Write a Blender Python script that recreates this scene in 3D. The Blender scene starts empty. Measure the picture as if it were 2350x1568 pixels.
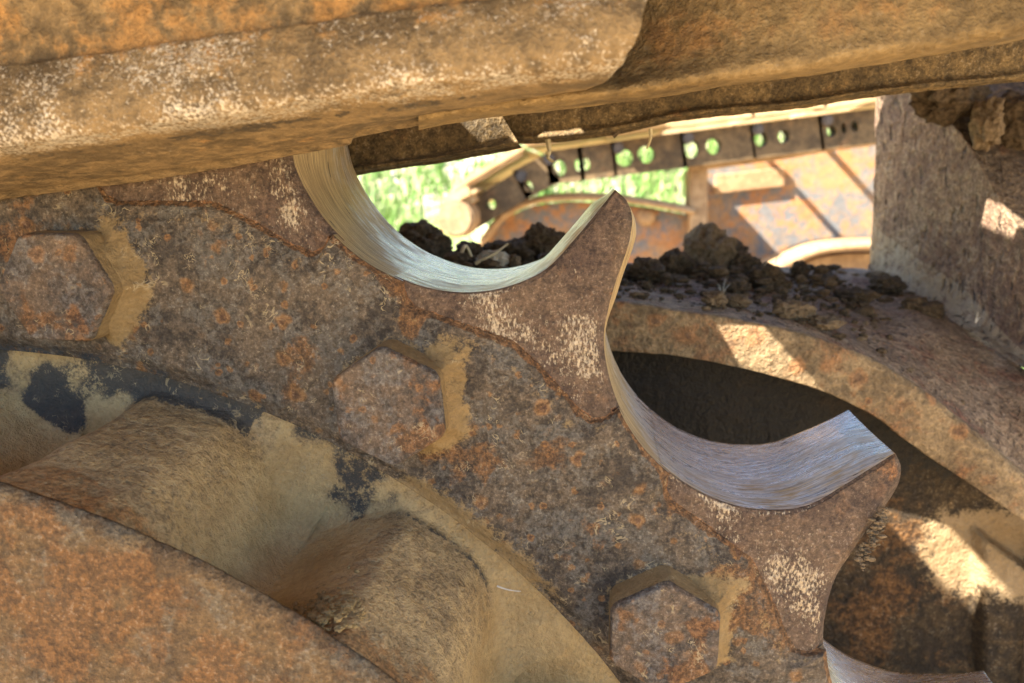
import bpy, bmesh, math, random
import numpy as np
from mathutils import Vector, Matrix

random.seed(7); RNG = np.random.default_rng(7)
S = bpy.context.scene
COL = S.collection

# ------------------------------------------------------------------ camera
F = 1765.0; CU, CV = 1174.5, 784.0          # focal length and centre in the 2349 x 1568 view used for measuring
PHI = math.atan(380 / F); PSI = math.atan(200.5 / F * math.cos(PHI))
CAM = np.array([0.0, 0.0, 0.9])
FW = np.array([-math.sin(PSI) * math.cos(PHI), math.cos(PSI) * math.cos(PHI), -math.sin(PHI)])
RT = np.array([math.cos(PSI), math.sin(PSI), 0.0]); UP = np.cross(RT, FW)
cam = bpy.data.cameras.new('camera'); co = bpy.data.objects.new('camera', cam); COL.objects.link(co)
co.matrix_world = Matrix(((RT[0], UP[0], -FW[0], CAM[0]), (RT[1], UP[1], -FW[1], CAM[1]), (RT[2], UP[2], -FW[2], CAM[2]), (0, 0, 0, 1)))
cam.sensor_width = 36.0; cam.lens = F / 2349 * 36.0
cam.clip_start = 0.01; cam.clip_end = 500
cam.dof.use_dof = True; cam.dof.focus_distance = 0.275; cam.dof.aperture_fstop = 13.0
S.camera = co

# ------------------------------------------------------------------ sky, sun, exposure
SUN = Vector((-0.979, -0.5, 1.0)).normalized()
w = bpy.data.worlds.new('World'); S.world = w; w.use_nodes = True
nt = w.node_tree
sky = nt.nodes.new('ShaderNodeTexSky'); sky.sky_type = 'NISHITA'; sky.sun_disc = False; sky.dust_density = 0.6; sky.ozone_density = 1.5
sky.sun_elevation = math.asin(SUN.z); sky.sun_rotation = math.atan2(SUN.x, SUN.y)
bg = nt.nodes['Background']; bg.inputs['Strength'].default_value = 0.08
nt.links.new(sky.outputs[0], bg.inputs[0])
sl = bpy.data.lights.new('sun', 'SUN'); sl.energy = 5.0; sl.angle = math.radians(0.5); sl.color = (1.0, 0.91, 0.77)
so = bpy.data.objects.new('sun', sl); COL.objects.link(so)
so.rotation_euler = SUN.to_track_quat('Z', 'Y').to_euler()
S.view_settings.view_transform = 'Standard'; S.view_settings.look = 'None'
S.view_settings.exposure = 2.6; S.view_settings.gamma = 1.0
S.cycles.max_bounces = 8; S.cycles.diffuse_bounces = 4; S.cycles.glossy_bounces = 4


def U(u, v, Y):
    """point on the plane y = Y seen at (u, v) of the measuring view"""
    d = RT * (u - CU) / F + UP * (CV - v) / F + FW
    return CAM + d * (Y / d[1])


# ------------------------------------------------------------------ numpy noise
_perm = np.random.default_rng(3).permutation(256).astype(np.int64)
_perm = np.concatenate([_perm, _perm, _perm])
_grad = np.random.default_rng(5).normal(size=(256, 3)); _grad /= np.linalg.norm(_grad, axis=1)[:, None]


def perlin(P):
    P = np.asarray(P, float); sh = P.shape[:-1]; P = P.reshape(-1, 3)
    i = np.floor(P).astype(np.int64); f = P - i; i &= 255
    u = f * f * f * (f * (f * 6 - 15) + 10)
    out = 0
    for dx in (0, 1):
        for dy in (0, 1):
            for dz in (0, 1):
                h = _perm[_perm[_perm[(i[:, 0] + dx) & 255] + ((i[:, 1] + dy) & 255)] + ((i[:, 2] + dz) & 255)]
                g = _grad[h]
                d = g[:, 0] * (f[:, 0] - dx) + g[:, 1] * (f[:, 1] - dy) + g[:, 2] * (f[:, 2] - dz)
                wt = (u[:, 0] if dx else 1 - u[:, 0]) * (u[:, 1] if dy else 1 - u[:, 1]) * (u[:, 2] if dz else 1 - u[:, 2])
                out = out + d * wt
    return (out * 1.6).reshape(sh)


def fbm(P, scale, oct=4, rough=0.5, seed=0.0):
    P = np.asarray(P) * scale + seed * 17.3
    r = 0; a = 1.0; t = 0
    for _ in range(oct):
        r = r + a * perlin(P); t += a; a *= rough; P = P * 2.03 + 5.1
    return r / t


def sstep(a, b, x):
    t = np.clip((np.asarray(x) - a) / (b - a), 0, 1); return t * t * (3 - 2 * t)


# ------------------------------------------------------------------ objects
def tag(o, label=None, cat=None, group=None, kind=None):
    if label: o['label'] = label
    if cat: o['category'] = cat
    if group: o['group'] = group
    if kind: o['kind'] = kind
    return o


def empty(name, loc=(0, 0, 0)):
    o = bpy.data.objects.new(name, None); o.location = loc; o.empty_display_size = 0.05
    COL.objects.link(o); return o


def link(name, me, parent=None):
    o = bpy.data.objects.new(name, me); COL.objects.link(o)
    if parent is not None:
        o.parent = parent; o.matrix_parent_inverse = Matrix.Translation(-Vector(parent.location))
    return o


def mesh_np(name, V, Fc, mats, parent=None, attrs=None, smooth=True, midx=None):
    """V (n,3), Fc (m,4) or (m,3) -> one mesh object"""
    me = bpy.data.meshes.new(name)
    V = np.asarray(V, np.float32); Fc = np.asarray(Fc, np.int32); k = Fc.shape[1]
    me.vertices.add(len(V)); me.vertices.foreach_set('co', V.ravel())
    me.loops.add(Fc.size); me.loops.foreach_set('vertex_index', Fc.ravel())
    me.polygons.add(len(Fc)); me.polygons.foreach_set('loop_start', np.arange(0, Fc.size, k, dtype=np.int32))
    for m in (mats if isinstance(mats, (list, tuple)) else [mats]): me.materials.append(m)
    if midx is not None: me.polygons.foreach_set('material_index', np.asarray(midx, np.int32))
    me.update(calc_edges=True)
    me.polygons.foreach_set('use_smooth', np.full(len(Fc), smooth))
    for an, av in (attrs or {}).items():
        at = me.attributes.new(an, 'FLOAT', 'POINT'); at.data.foreach_set('value', np.asarray(av, np.float32).ravel())
    me.validate()
    return link(name, me, parent)


def grid_faces(n, m, closed=False, flip=False):
    i = np.arange(n if closed else n - 1)[:, None]; j = np.arange(m - 1)[None, :]
    i2 = (i + 1) % n
    a = i * m + j; b = i2 * m + j; c = i2 * m + j + 1; d = i * m + j + 1
    q = np.stack([np.broadcast_to(x, (len(i), m - 1)) for x in (a, b, c, d)], -1).reshape(-1, 4)
    return q[:, ::-1] if flip else q


def normals(P):
    du = np.gradient(P, axis=0); dv = np.gradient(P, axis=1)
    n = np.cross(du, dv); return n / (np.linalg.norm(n, axis=2, keepdims=True) + 1e-12)


def grid(name, P, mats, parent=None, attrs=None, closed=False, flip=False, midx=None):
    n, m = P.shape[:2]
    return mesh_np(name, P.reshape(-1, 3), grid_faces(n, m, closed, flip), mats, parent, attrs, True, midx)


def resample(pts, n, t=None):
    p = np.asarray(pts, float); d = np.r_[0, np.cumsum(np.linalg.norm(np.diff(p, axis=0), axis=1))]; d /= d[-1]
    t = np.linspace(0, 1, n) if t is None else t
    return np.stack([np.interp(t, d, p[:, k]) for k in range(p.shape[1])], 1)


def smooth_resample(pts, n):
    """Catmull-Rom through pts, evenly spaced"""
    p = np.asarray(pts, float); q = np.vstack([2 * p[0] - p[1], p, 2 * p[-1] - p[-2]]); out = []
    for i in range(1, len(q) - 2):
        t = np.linspace(0, 1, 24, endpoint=False)[:, None]
        a, b, c, d = q[i - 1], q[i], q[i + 1], q[i + 2]
        out.append(0.5 * ((2 * b) + (-a + c) * t + (2 * a - 5 * b + 4 * c - d) * t ** 2 + (-a + 3 * b - 3 * c + d) * t ** 3))
    out.append(p[-1:]); return resample(np.vstack(out), n)


def loft(rows, nu, nv):
    """rows of (u, v, Y) measured points -> (nu, nv, 3) surface through them, plus row parameter"""
    R = []
    for r in rows:
        r3 = np.array([U(*p) for p in r]); R.append(smooth_resample(r3, nu) if len(r3) > 2 else resample(r3, nu))
    R = np.array(R)                                   # rows, nu, 3
    k = len(R); q = np.concatenate([2 * R[:1] - R[1:2], R, 2 * R[-1:] - R[-2:-1]])
    T = np.linspace(0, k - 1, nv); out = np.zeros((nu, nv, 3))
    for j, t in enumerate(T):
        i = min(int(t), k - 2); f = t - i; a, b, c, d = q[i], q[i + 1], q[i + 2], q[i + 3]
        out[:, j] = 0.5 * ((2 * b) + (-a + c) * f + (2 * a - 5 * b + 4 * c - d) * f ** 2 + (-a + 3 * b - 3 * c + d) * f ** 3)
    return out, T


def prism(name, poly, mat, depth, parent=None, bevel=0.0, Y=None):
    """outline measured at (u, v[, Y]) made into a solid plate of real thickness along y"""
    pts = [U(p[0], p[1], p[2] if len(p) > 2 else Y) for p in poly]
    bm = bmesh.new(); n = len(pts)
    a = [bm.verts.new(p) for p in pts]; b = [bm.verts.new((p[0], p[1] + depth, p[2])) for p in pts]
    f = bm.faces.new(a); bm.faces.new(b[::-1])
    for i in range(n): bm.faces.new((a[i], b[i], b[(i + 1) % n], a[(i + 1) % n]))
    bmesh.ops.recalc_face_normals(bm, faces=bm.faces)
    if bevel: bmesh.ops.bevel(bm, geom=list(bm.edges), offset=bevel, segments=2, affect='EDGES', profile=0.5)
    bmesh.ops.triangulate(bm, faces=[f for f in bm.faces if len(f.verts) > 4])
    me = bpy.data.meshes.new(name); bm.to_mesh(me); bm.free(); me.materials.append(mat)
    return link(name, me, parent)


def band(name, pts, thick, mat, depth, parent=None, Y=1.5, n=40):
    """curved flat bar following measured points, thick px tall, depth deep"""
    c = smooth_resample([U(p[0], p[1], Y) for p in pts], n); t = thick / F * Y
    d = np.gradient(c, axis=0); d /= np.linalg.norm(d, axis=1)[:, None]
    nrm = np.stack([-d[:, 2], np.zeros(n), d[:, 0]], 1)
    prof = []
    for a in np.linspace(0, 2 * math.pi, 13)[:-1]:      # rounded rectangle section
        x = np.sign(math.cos(a)) * abs(math.cos(a)) ** 0.45; y = np.sign(math.sin(a)) * abs(math.sin(a)) ** 0.45
        prof.append(c + nrm * (t / 2 * y) + np.array([0, depth / 2 * (x + 1), 0]))
    P = np.stack(prof + prof[:1], 1)
    return grid(name, P, mat, parent)


# ------------------------------------------------------------------ materials
def N(t, typ, **kw):
    n = t.nodes.new(typ)
    for k, v in kw.items(): setattr(n, k, v)
    return n


class G:
    """small helper for building shader graphs"""
    def __init__(s, name):
        s.m = bpy.data.materials.new(name); s.m.use_nodes = True; s.t = s.m.node_tree
        s.b = s.t.nodes['Principled BSDF']
        g = N(s.t, 'ShaderNodeNewGeometry'); s.pos = s.vm('SCALE', g.outputs['Position'], 1000.0)

    def l(s, a, b): s.t.links.new(a, b)

    def put(s, sock, v):
        if hasattr(v, 'is_output'): s.l(v, sock)
        elif isinstance(v, (tuple, list)) and len(v) == 3 and sock.type == 'RGBA': sock.default_value = (*v, 1)
        else: sock.default_value = v

    def vm(s, op, a, b):
        n = N(s.t, 'ShaderNodeVectorMath', operation=op); s.put(n.inputs[0], a)
        if op == 'SCALE': s.put(n.inputs['Scale'], b)
        else: s.put(n.inputs[1], b)
        return n.outputs[0]

    def mt(s, op, a, b=0.0, c=0.0, clamp=False):
        n = N(s.t, 'ShaderNodeMath', operation=op); n.use_clamp = clamp
        s.put(n.inputs[0], a); s.put(n.inputs[1], b); s.put(n.inputs[2], c); return n.outputs[0]

    def add(s, *a):
        r = a[0]
        for x in a[1:]: r = s.mt('ADD', r, x)
        return r

    def mul(s, a, b): return s.mt('MULTIPLY', a, b)

    def noise(s, scale, detail=4, rough=0.55, stretch=None, off=0.0, color=False, dist=0.0):
        n = N(s.t, 'ShaderNodeTexNoise'); v = s.pos
        if stretch: v = s.vm('MULTIPLY', v, stretch)
        if off: v = s.vm('ADD', v, (off, off * 1.7, off * 0.6))
        s.l(v, n.inputs['Vector']); n.inputs['Scale'].default_value = scale
        n.inputs['Detail'].default_value = detail; n.inputs['Roughness'].default_value = rough
        n.inputs['Distortion'].default_value = dist
        return n.outputs['Color' if color else 'Fac']

    def vor(s, scale, off=0.0, warp=0.0):
        n = N(s.t, 'ShaderNodeTexVoronoi'); v = s.pos
        if warp:
            c = s.noise(scale * 2.5, 1, color=True); v = s.vm('ADD', v, s.vm('SCALE', s.vm('SUBTRACT', c, (0.5, 0.5, 0.5)), warp / scale))
        if off: v = s.vm('ADD', v, (off, off, off))
        s.l(v, n.inputs['Vector']); n.inputs['Scale'].default_value = scale
        sep = N(s.t, 'ShaderNodeSeparateColor'); s.l(n.outputs['Color'], sep.inputs[0])
        return n.outputs['Distance'], sep.outputs[0]

    def ss(s, x, a, b):
        n = N(s.t, 'ShaderNodeMapRange', interpolation_type='SMOOTHSTEP'); n.clamp = True
        s.put(n.inputs[0], x); s.put(n.inputs[1], a); s.put(n.inputs[2], b); return n.outputs[0]

    def attr(s, name):
        n = N(s.t, 'ShaderNodeAttribute'); n.attribute_name = name; return n.outputs['Fac']

    def mix(s, f, a, b):
        n = N(s.t, 'ShaderNodeMix', data_type='RGBA'); s.put(n.inputs[0], f); s.put(n.inputs[6], a); s.put(n.inputs[7], b); return n.outputs[2]

    def sc(s, col, f):
        return s.vm('SCALE', col, f)

    def bump(s, h, dist, strength=1.0, nrm=None):
        n = N(s.t, 'ShaderNodeBump'); n.inputs['Distance'].default_value = dist; n.inputs['Strength'].default_value = strength
        s.l(h, n.inputs['Height'])
        if nrm is not None: s.l(nrm, n.inputs['Normal'])
        return n.outputs[0]


def grime(name, c1, c2, rust=(0.30, 0.10, 0.025), dust=(0.42, 0.29, 0.14), dark=(0.018, 0.026, 0.036), rust_amt=0.0,
          dust_amt=0.0, dark_amt=0.0, spots=0.5, squig=0.0, rough=0.75, k=1.0, bump=1.0, wearc=(0.72, 0.62, 0.48), fine=1.0,
          wear_stretch=None, rust2=(0.105, 0.045, 0.018), c3=None, vpits=0.0, film=0.0):
    """corroded, dusty steel. k scales the pattern (1 = millimetre scale of the sprocket)"""
    g = G(name)
    n1 = g.noise(0.045 * k, 3, 0.6); n1b = g.noise(0.06 * k, 4, 0.62, off=31)
    n2 = g.noise(0.23 * k, 5, 0.68, off=7); n3 = g.noise(1.1 * k, 2, 0.62, off=13); n4 = g.noise(0.5 * k, 3, 0.7, off=57)
    a_r, a_d, a_k, a_w = g.attr('rust'), g.attr('dust'), g.attr('dark'), g.attr('wear')
    col = g.mix(g.ss(g.add(g.mul(n1, 0.45), g.mul(n2, 0.7)), 0.48, 0.68), c1, c2)
    if c3: col = g.mix(g.mul(g.ss(g.add(n1b, g.mul(n4, 0.4)), 0.66, 0.80), 0.8), col, c3)
    # reddish clouds
    rm = g.ss(g.add(n1b, g.mul(g.add(n2, -0.5), 0.7), g.mul(a_r, 0.55), rust_amt - 0.5), 0.06, 0.26)
    rc = g.mix(g.ss(n4, 0.38, 0.62), rust2, rust)
    col = g.mix(g.mul(rm, 0.88), col, rc)
    # ringed corrosion pits
    for sc, off, thr in ((0.085, 3.0, 0.55), (0.19, 11.0, 0.62)):
        d, rnd = g.vor(sc * k, off, warp=0.4)
        on = g.mul(g.ss(rnd, thr, thr + 0.08), g.ss(g.add(n1b, g.mul(a_r, 0.3)), 0.40 - 0.12 * spots, 0.52 - 0.12 * spots))
        ring = g.mul(g.ss(d, 0.33, 0.20), on); core = g.mul(g.ss(d, 0.17, 0.09), on)
        col = g.mix(g.mul(ring, min(1, spots * 1.3)), col, g.mix(n4, rust, (rust[0] * 1.5, rust[1] * 1.7, rust[2] * 1.9)))
        col = g.mix(g.mul(core, min(1, spots * 1.2)), col, (0.075, 0.035, 0.022))
    # grain
    col = g.sc(col, g.add(g.mul(g.ss(n3, 0.3, 0.72), 0.5 * fine), g.mul(g.ss(n4, 0.34, 0.66), 0.6 * fine), 1.0 - 0.55 * fine))
    pale = g.ss(g.add(n3, g.mul(n4, 0.5)), 0.86, 0.98)
    col = g.mix(g.mul(g.mul(pale, g.ss(n1, 0.35, 0.6)), 0.4 * fine), col, (0.34, 0.29, 0.22))
    pits = g.ss(g.noise(0.7 * k, 3, 0.5, off=91), 0.36, 0.28)
    col = g.mix(g.mul(g.mul(pits, g.ss(n1b, 0.38, 0.62)), 0.8 * fine), col, (0.03, 0.022, 0.016))
    if vpits:
        vp = g.ss(g.noise(0.32 * k, 2, 0.55, off=37, stretch=(1.0, 1.0, 0.4)), 0.40, 0.31)
    if film: col = g.mix(g.mul(g.ss(g.add(n1, g.mul(n4, 0.5)), 0.45, 0.95), film), col, dust)
    # dark tone: paint on ring and hub, painted shade on the hollow wall
    km = g.ss(g.add(a_k, g.mul(g.add(n2, -0.5), 1.2), g.mul(g.add(n3, -0.5), 0.3), dark_amt), 0.42, 0.56)
    col = g.mix(g.mul(km, 0.9), col, dark)
    # dust
    dm = g.ss(g.add(a_d, g.mul(g.add(n2, -0.5), 1.1), g.mul(g.add(n3, -0.5), 0.5), dust_amt), 0.36, 0.66)
    dcol = g.mix(g.ss(n1, 0.35, 0.65), (dust[0] * 0.82, dust[1] * 0.78, dust[2] * 0.72), dust)
    dcol = g.sc(dcol, g.add(g.mul(n4, 0.7), 0.62))
    col = g.mix(g.mul(dm, 0.92), col, dcol)
    if vpits: col = g.mix(g.mul(vp, 0.8 * vpits), col, (0.045, 0.03, 0.02))
    if squig:
        q = g.noise(0.13 * k, 2.5, 0.5, off=23, dist=1.6)
        ln = g.mul(g.ss(g.mt('ABSOLUTE', g.add(q, -0.5)), 0.026, 0.010), g.ss(g.noise(0.09 * k, 2, off=77), 0.62 - 0.2 * squig, 0.70 - 0.2 * squig))
        q2 = g.noise(0.3 * k, 2.0, 0.5, off=41, dist=1.2)
        ln2 = g.mul(g.ss(g.mt('ABSOLUTE', g.add(q2, -0.5)), 0.024, 0.010), g.ss(g.noise(0.12 * k, 2, off=19), 0.64 - 0.2 * squig, 0.72 - 0.2 * squig))
        ln = g.mt('MAXIMUM', ln, ln2)
        col = g.mix(g.mul(ln, 0.6), col, (0.42, 0.33, 0.19))
    # rubbed bright metal
    ws = g.noise(1.25 * k, 3, 0.62, off=5, stretch=wear_stretch); wl = g.noise(0.12 * k, 3, 0.6, off=63)
    wm = g.ss(g.add(ws, g.mul(g.add(wl, -0.5), 0.45), g.mul(g.mt('MINIMUM', a_w, 1.0), 0.34)), 0.74, 0.98)
    col = g.mix(g.mul(wm, g.add(g.mul(n4, 0.9), 0.35)), col, wearc)
    g.l(col, g.b.inputs['Base Color'])
    g.l(g.mul(wm, 0.6), g.b.inputs['Metallic'])
    g.l(g.add(rough, g.mul(wm, 0.34 - rough), g.mul(dm, 0.12), g.mul(km, -0.15)), g.b.inputs['Roughness'])
    g.b.inputs['Specular IOR Level'].default_value = 0.35
    h = g.add(g.mul(n2, 0.9), g.mul(n4, 0.5), g.mul(n3, 0.28), g.mul(g.add(a_d, g.mul(n2, 1.1)), 0.18))
    if vpits: h = g.add(h, g.mul(vp, -1.2 * vpits))
    g.l(g.bump(h, 0.0011 * bump / k, 0.9), g.b.inputs['Normal'])
    return g.m


def polished(name):
    g = G(name)
    st = g.noise(1.0, 4, 0.75, stretch=(0.05, 1.9, 0.05)); st2 = g.noise(1.0, 3, 0.7, stretch=(0.10, 0.55, 0.10), off=9)
    gr = g.noise(0.06, 4, 0.6, stretch=(1, 1.4, 1), off=21)
    film = g.ss(g.add(g.mul(st2, 0.8), g.mul(gr, 0.6), g.mul(g.attr('film'), 0.42), g.mul(st, 0.55)), 0.98, 1.36)
    col = g.mix(g.ss(st, 0.35, 0.65), (0.42, 0.40, 0.38), (0.95, 0.93, 0.90))
    nick = g.ss(g.noise(1.0, 2, 0.5, stretch=(0.10, 0.5, 0.10), off=3), 0.30, 0.25)
    col = g.mix(g.mul(film, 0.9), col, g.mix(g.ss(st, 0.3, 0.7), (0.15, 0.085, 0.028), (0.64, 0.43, 0.17)))
    col = g.mix(nick, col, (0.04, 0.03, 0.025))
    g.l(col, g.b.inputs['Base Color'])
    g.l(g.add(1.0, g.mul(film, -0.7), g.mul(nick, -0.2)), g.b.inputs['Metallic'])
    g.b.inputs['Specular IOR Level'].default_value = 0.2
    g.l(g.add(0.22, g.mul(film, 0.25), g.mul(st2, 0.1)), g.b.inputs['Roughness'])
    h = g.add(st, g.mul(st2, 0.7))
    g.l(g.bump(h, 0.00028, 1.0), g.b.inputs['Normal'])
    return g.m


def soil(name, c1, c2, k=1.0, rough=0.95, bump=1.0):
    g = G(name); n = g.noise(0.4 * k, 6, 0.65); n3 = g.noise(1.6 * k, 4, 0.6, off=4)
    g.l(g.sc(g.mix(g.ss(n, 0.35, 0.65), c1, c2), g.add(g.mul(n3, 0.8), 0.6)), g.b.inputs['Base Color'])
    g.b.inputs['Roughness'].default_value = rough; g.b.inputs['Specular IOR Level'].default_value = 0.2
    g.l(g.bump(g.add(n, g.mul(n3, 0.4)), 0.0016 * bump / k, 0.9), g.b.inputs['Normal'])
    return g.m


def plain(name, c1, c2, k=1.0, rough=0.7):
    g = G(name); n = g.noise(0.1 * k, 6, 0.6)
    g.l(g.mix(g.ss(n, 0.35, 0.65), c1, c2), g.b.inputs['Base Color']); g.b.inputs['Roughness'].default_value = rough
    return g.m


M = {}
M['ring'] = grime('ring_rust', (0.046, 0.036, 0.028), (0.128, 0.094, 0.064), c3=(0.100, 0.090, 0.076), rust=(0.165, 0.075, 0.025), rust2=(0.095, 0.047, 0.021), rust_amt=-0.08, spots=0.6, squig=0.10, dust_amt=-0.03, dust=(0.31, 0.215, 0.10), fine=1.0, bump=1.6, film=0.06)
M['tooth'] = grime('tooth_rust', (0.064, 0.039, 0.029), (0.115, 0.072, 0.048), rust=(0.20, 0.082, 0.026), rust_amt=-0.11, spots=0.08, dust_amt=-0.05, dust=(0.28, 0.20, 0.105), bump=1.3, wear_stretch=(1.0, 1.0, 0.5), wearc=(0.50, 0.41, 0.29), film=0.10)
M['bolt'] = grime('bolt_rust', (0.060, 0.048, 0.042), (0.13, 0.088, 0.062), c3=(0.11, 0.102, 0.096), rust=(0.17, 0.075, 0.027), rust_amt=-0.10, spots=0.5, squig=0.05, dust_amt=-0.07, dust=(0.31, 0.215, 0.10), bump=1.6, film=0.12)
M['hub'] = grime('hub_dusty', (0.27, 0.19, 0.10), (0.42, 0.295, 0.15), rust=(0.30, 0.135, 0.042), rust2=(0.18, 0.09, 0.035), rust_amt=-0.12, spots=0.0, squig=0.3, dust=(0.54, 0.39, 0.19), dust_amt=0.05, dark=(0.034, 0.038, 0.042), rough=0.85, fine=0.8, bump=1.8, film=0.25)
M['plate'] = grime('plate_rust', (0.075, 0.045, 0.022), (0.14, 0.083, 0.036), c3=(0.112, 0.092, 0.064), rust=(0.150, 0.066, 0.019), rust2=(0.105, 0.050, 0.019), rust_amt=-0.05, spots=0.05, dust_amt=-0.06, dust=(0.24, 0.165, 0.085), k=0.9, bump=1.8, fine=0.9, film=0.1)
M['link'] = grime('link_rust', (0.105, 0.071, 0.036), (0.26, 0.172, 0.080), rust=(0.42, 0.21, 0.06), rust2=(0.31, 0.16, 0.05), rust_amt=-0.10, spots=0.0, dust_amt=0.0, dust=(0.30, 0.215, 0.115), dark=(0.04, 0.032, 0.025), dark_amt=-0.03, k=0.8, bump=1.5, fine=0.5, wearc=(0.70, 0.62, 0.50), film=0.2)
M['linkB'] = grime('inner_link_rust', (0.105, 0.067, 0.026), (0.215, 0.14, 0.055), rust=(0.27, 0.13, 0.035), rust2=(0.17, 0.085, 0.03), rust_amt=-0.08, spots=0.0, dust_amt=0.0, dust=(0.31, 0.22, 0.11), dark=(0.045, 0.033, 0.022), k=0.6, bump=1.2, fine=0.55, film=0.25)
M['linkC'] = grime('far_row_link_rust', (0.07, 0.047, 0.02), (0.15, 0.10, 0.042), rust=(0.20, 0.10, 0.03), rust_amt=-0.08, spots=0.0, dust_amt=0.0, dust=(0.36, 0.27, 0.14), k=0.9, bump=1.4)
M['frame'] = grime('frame_rust', (0.15, 0.10, 0.052), (0.30, 0.205, 0.105), rust=(0.22, 0.092, 0.032), rust2=(0.12, 0.056, 0.026), rust_amt=-0.01, spots=0.6, dust_amt=0.09, dust=(0.45, 0.335, 0.19), k=0.65, bump=1.6, fine=0.8, film=0.15)
M['cavity'] = grime('cavity_rust', (0.028, 0.019, 0.011), (0.070, 0.045, 0.021), rust=(0.15, 0.07, 0.022), rust2=(0.075, 0.038, 0.016), rust_amt=-0.06, spots=0.05, dust_amt=-0.1, dust=(0.36, 0.255, 0.14), dark=(0.012, 0.011, 0.009), dark_amt=0.08, k=0.6, bump=1.5)  # dark tones deepen the hollow's shade; pale dust lifts its sun strip
M['shelf'] = grime('shelf_dust', (0.18, 0.12, 0.075), (0.33, 0.235, 0.15), rust=(0.21, 0.085, 0.045), rust2=(0.13, 0.06, 0.035), rust_amt=0.0, spots=0.0, dust_amt=0.10, dust=(0.40, 0.305, 0.20), dark=(0.06, 0.042, 0.027), k=0.8, bump=2.2, vpits=0.7)
M['bracket'] = grime('bracket_dust', (0.17, 0.105, 0.07), (0.28, 0.19, 0.12), rust=(0.20, 0.085, 0.045), rust_amt=-0.06, spots=0.0, dust_amt=0.22, dust=(0.43, 0.345, 0.24), k=0.6, bump=2.4, vpits=0.8)
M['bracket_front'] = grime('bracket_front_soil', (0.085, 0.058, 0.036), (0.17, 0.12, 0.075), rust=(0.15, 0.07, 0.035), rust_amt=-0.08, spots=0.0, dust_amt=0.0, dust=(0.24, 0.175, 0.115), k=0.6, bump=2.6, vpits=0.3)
M['steel'] = polished('polished_tooth_steel')
M['clod'] = soil('dark_soil', (0.052, 0.036, 0.021), (0.13, 0.09, 0.052))
M['clod2'] = soil('pale_soil', (0.12, 0.085, 0.05), (0.24, 0.17, 0.10))
M['stone'] = soil('pale_stone', (0.45, 0.40, 0.30), (0.62, 0.56, 0.45), 0.6, 0.8, 0.6)
M['straw'] = plain('dry_straw', (0.42, 0.33, 0.18), (0.6, 0.5, 0.3))
M['root'] = plain('pale_root_hair', (0.6, 0.56, 0.46), (0.75, 0.7, 0.6))
M['f_rust'] = grime('far_panel_rust', (0.15, 0.155, 0.16), (0.34, 0.205, 0.10), rust=(0.42, 0.18, 0.06), rust2=(0.36, 0.17, 0.07), rust_amt=0.1, spots=0.0, dust_amt=-0.02, dust=(0.48, 0.33, 0.18), dark=(0.10, 0.13, 0.16), dark_amt=-0.02, k=0.22, bump=0.2, fine=0.3)
M['f_bar'] = grime('far_bar_dust', (0.30, 0.19, 0.10), (0.42, 0.28, 0.15), rust=(0.36, 0.16, 0.06), rust_amt=-0.1, spots=0.0, dust_amt=0.1, dust=(0.50, 0.36, 0.21), k=0.25, bump=0.2, fine=0.3)
M['f_link'] = grime('far_link_rust', (0.075, 0.05, 0.026), (0.16, 0.105, 0.05), rust=(0.22, 0.10, 0.04), rust_amt=-0.06, spots=0.0, dust_amt=-0.08, k=0.25, bump=0.2, fine=0.3)
M['f_shoe'] = plain('far_shoe_dust', (0.40, 0.26, 0.12), (0.52, 0.36, 0.19), 0.3, 0.8)
M['f_pin'] = plain('far_pin_steel', (0.06, 0.05, 0.045), (0.10, 0.08, 0.07), 0.4, 0.45)
M['shoe'] = grime('shoe_rust', (0.14, 0.09, 0.05), (0.24, 0.16, 0.09), rust_amt=0.0, spots=0.1, dust_amt=0.05, k=0.4)
M['ground'] = plain('dry_soil', (0.40, 0.29, 0.16), (0.52, 0.385, 0.215), 0.03, 0.95)
M['bank'] = plain('grassy_soil', (0.18, 0.24, 0.07), (0.55, 0.50, 0.36), 0.02, 0.95)
M['grass'] = plain('grass_green', (0.08, 0.19, 0.03), (0.20, 0.33, 0.07), 0.1, 0.6)
M['grass_dry'] = plain('grass_dry', (0.5, 0.46, 0.28), (0.6, 0.55, 0.36), 0.1, 0.6)

# ------------------------------------------------------------------ the setting
def terrain(name, x0, x1, y0, y1, n, m, hf, mat):
    X, Y = np.meshgrid(np.linspace(x0, x1, n), np.linspace(y0, y1, m), indexing='ij')
    P = np.stack([X, Y, hf(X, Y)], -1)
    return tag(grid(name, P, mat), kind='structure')


def bank_h(X, Y):
    base = 1.55 * sstep(2.2, 5.5, Y) + 0.22 * np.maximum(Y - 4.0, 0) * sstep(3.5, 6, Y)
    return base + 0.05 * fbm(np.stack([X, Y, 0 * X], -1), 1.3, 3) - 0.004


terrain('ground', -60, 60, -60, 2.25, 60, 60, lambda X, Y: 0.02 * fbm(np.stack([X, Y, 0 * X], -1), 0.7, 3) * sstep(2.2, 1.0, Y), M['ground'])
terrain('grass_bank', -60, 60, 2.2, 60, 200, 160, bank_h, M['bank'])

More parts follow.
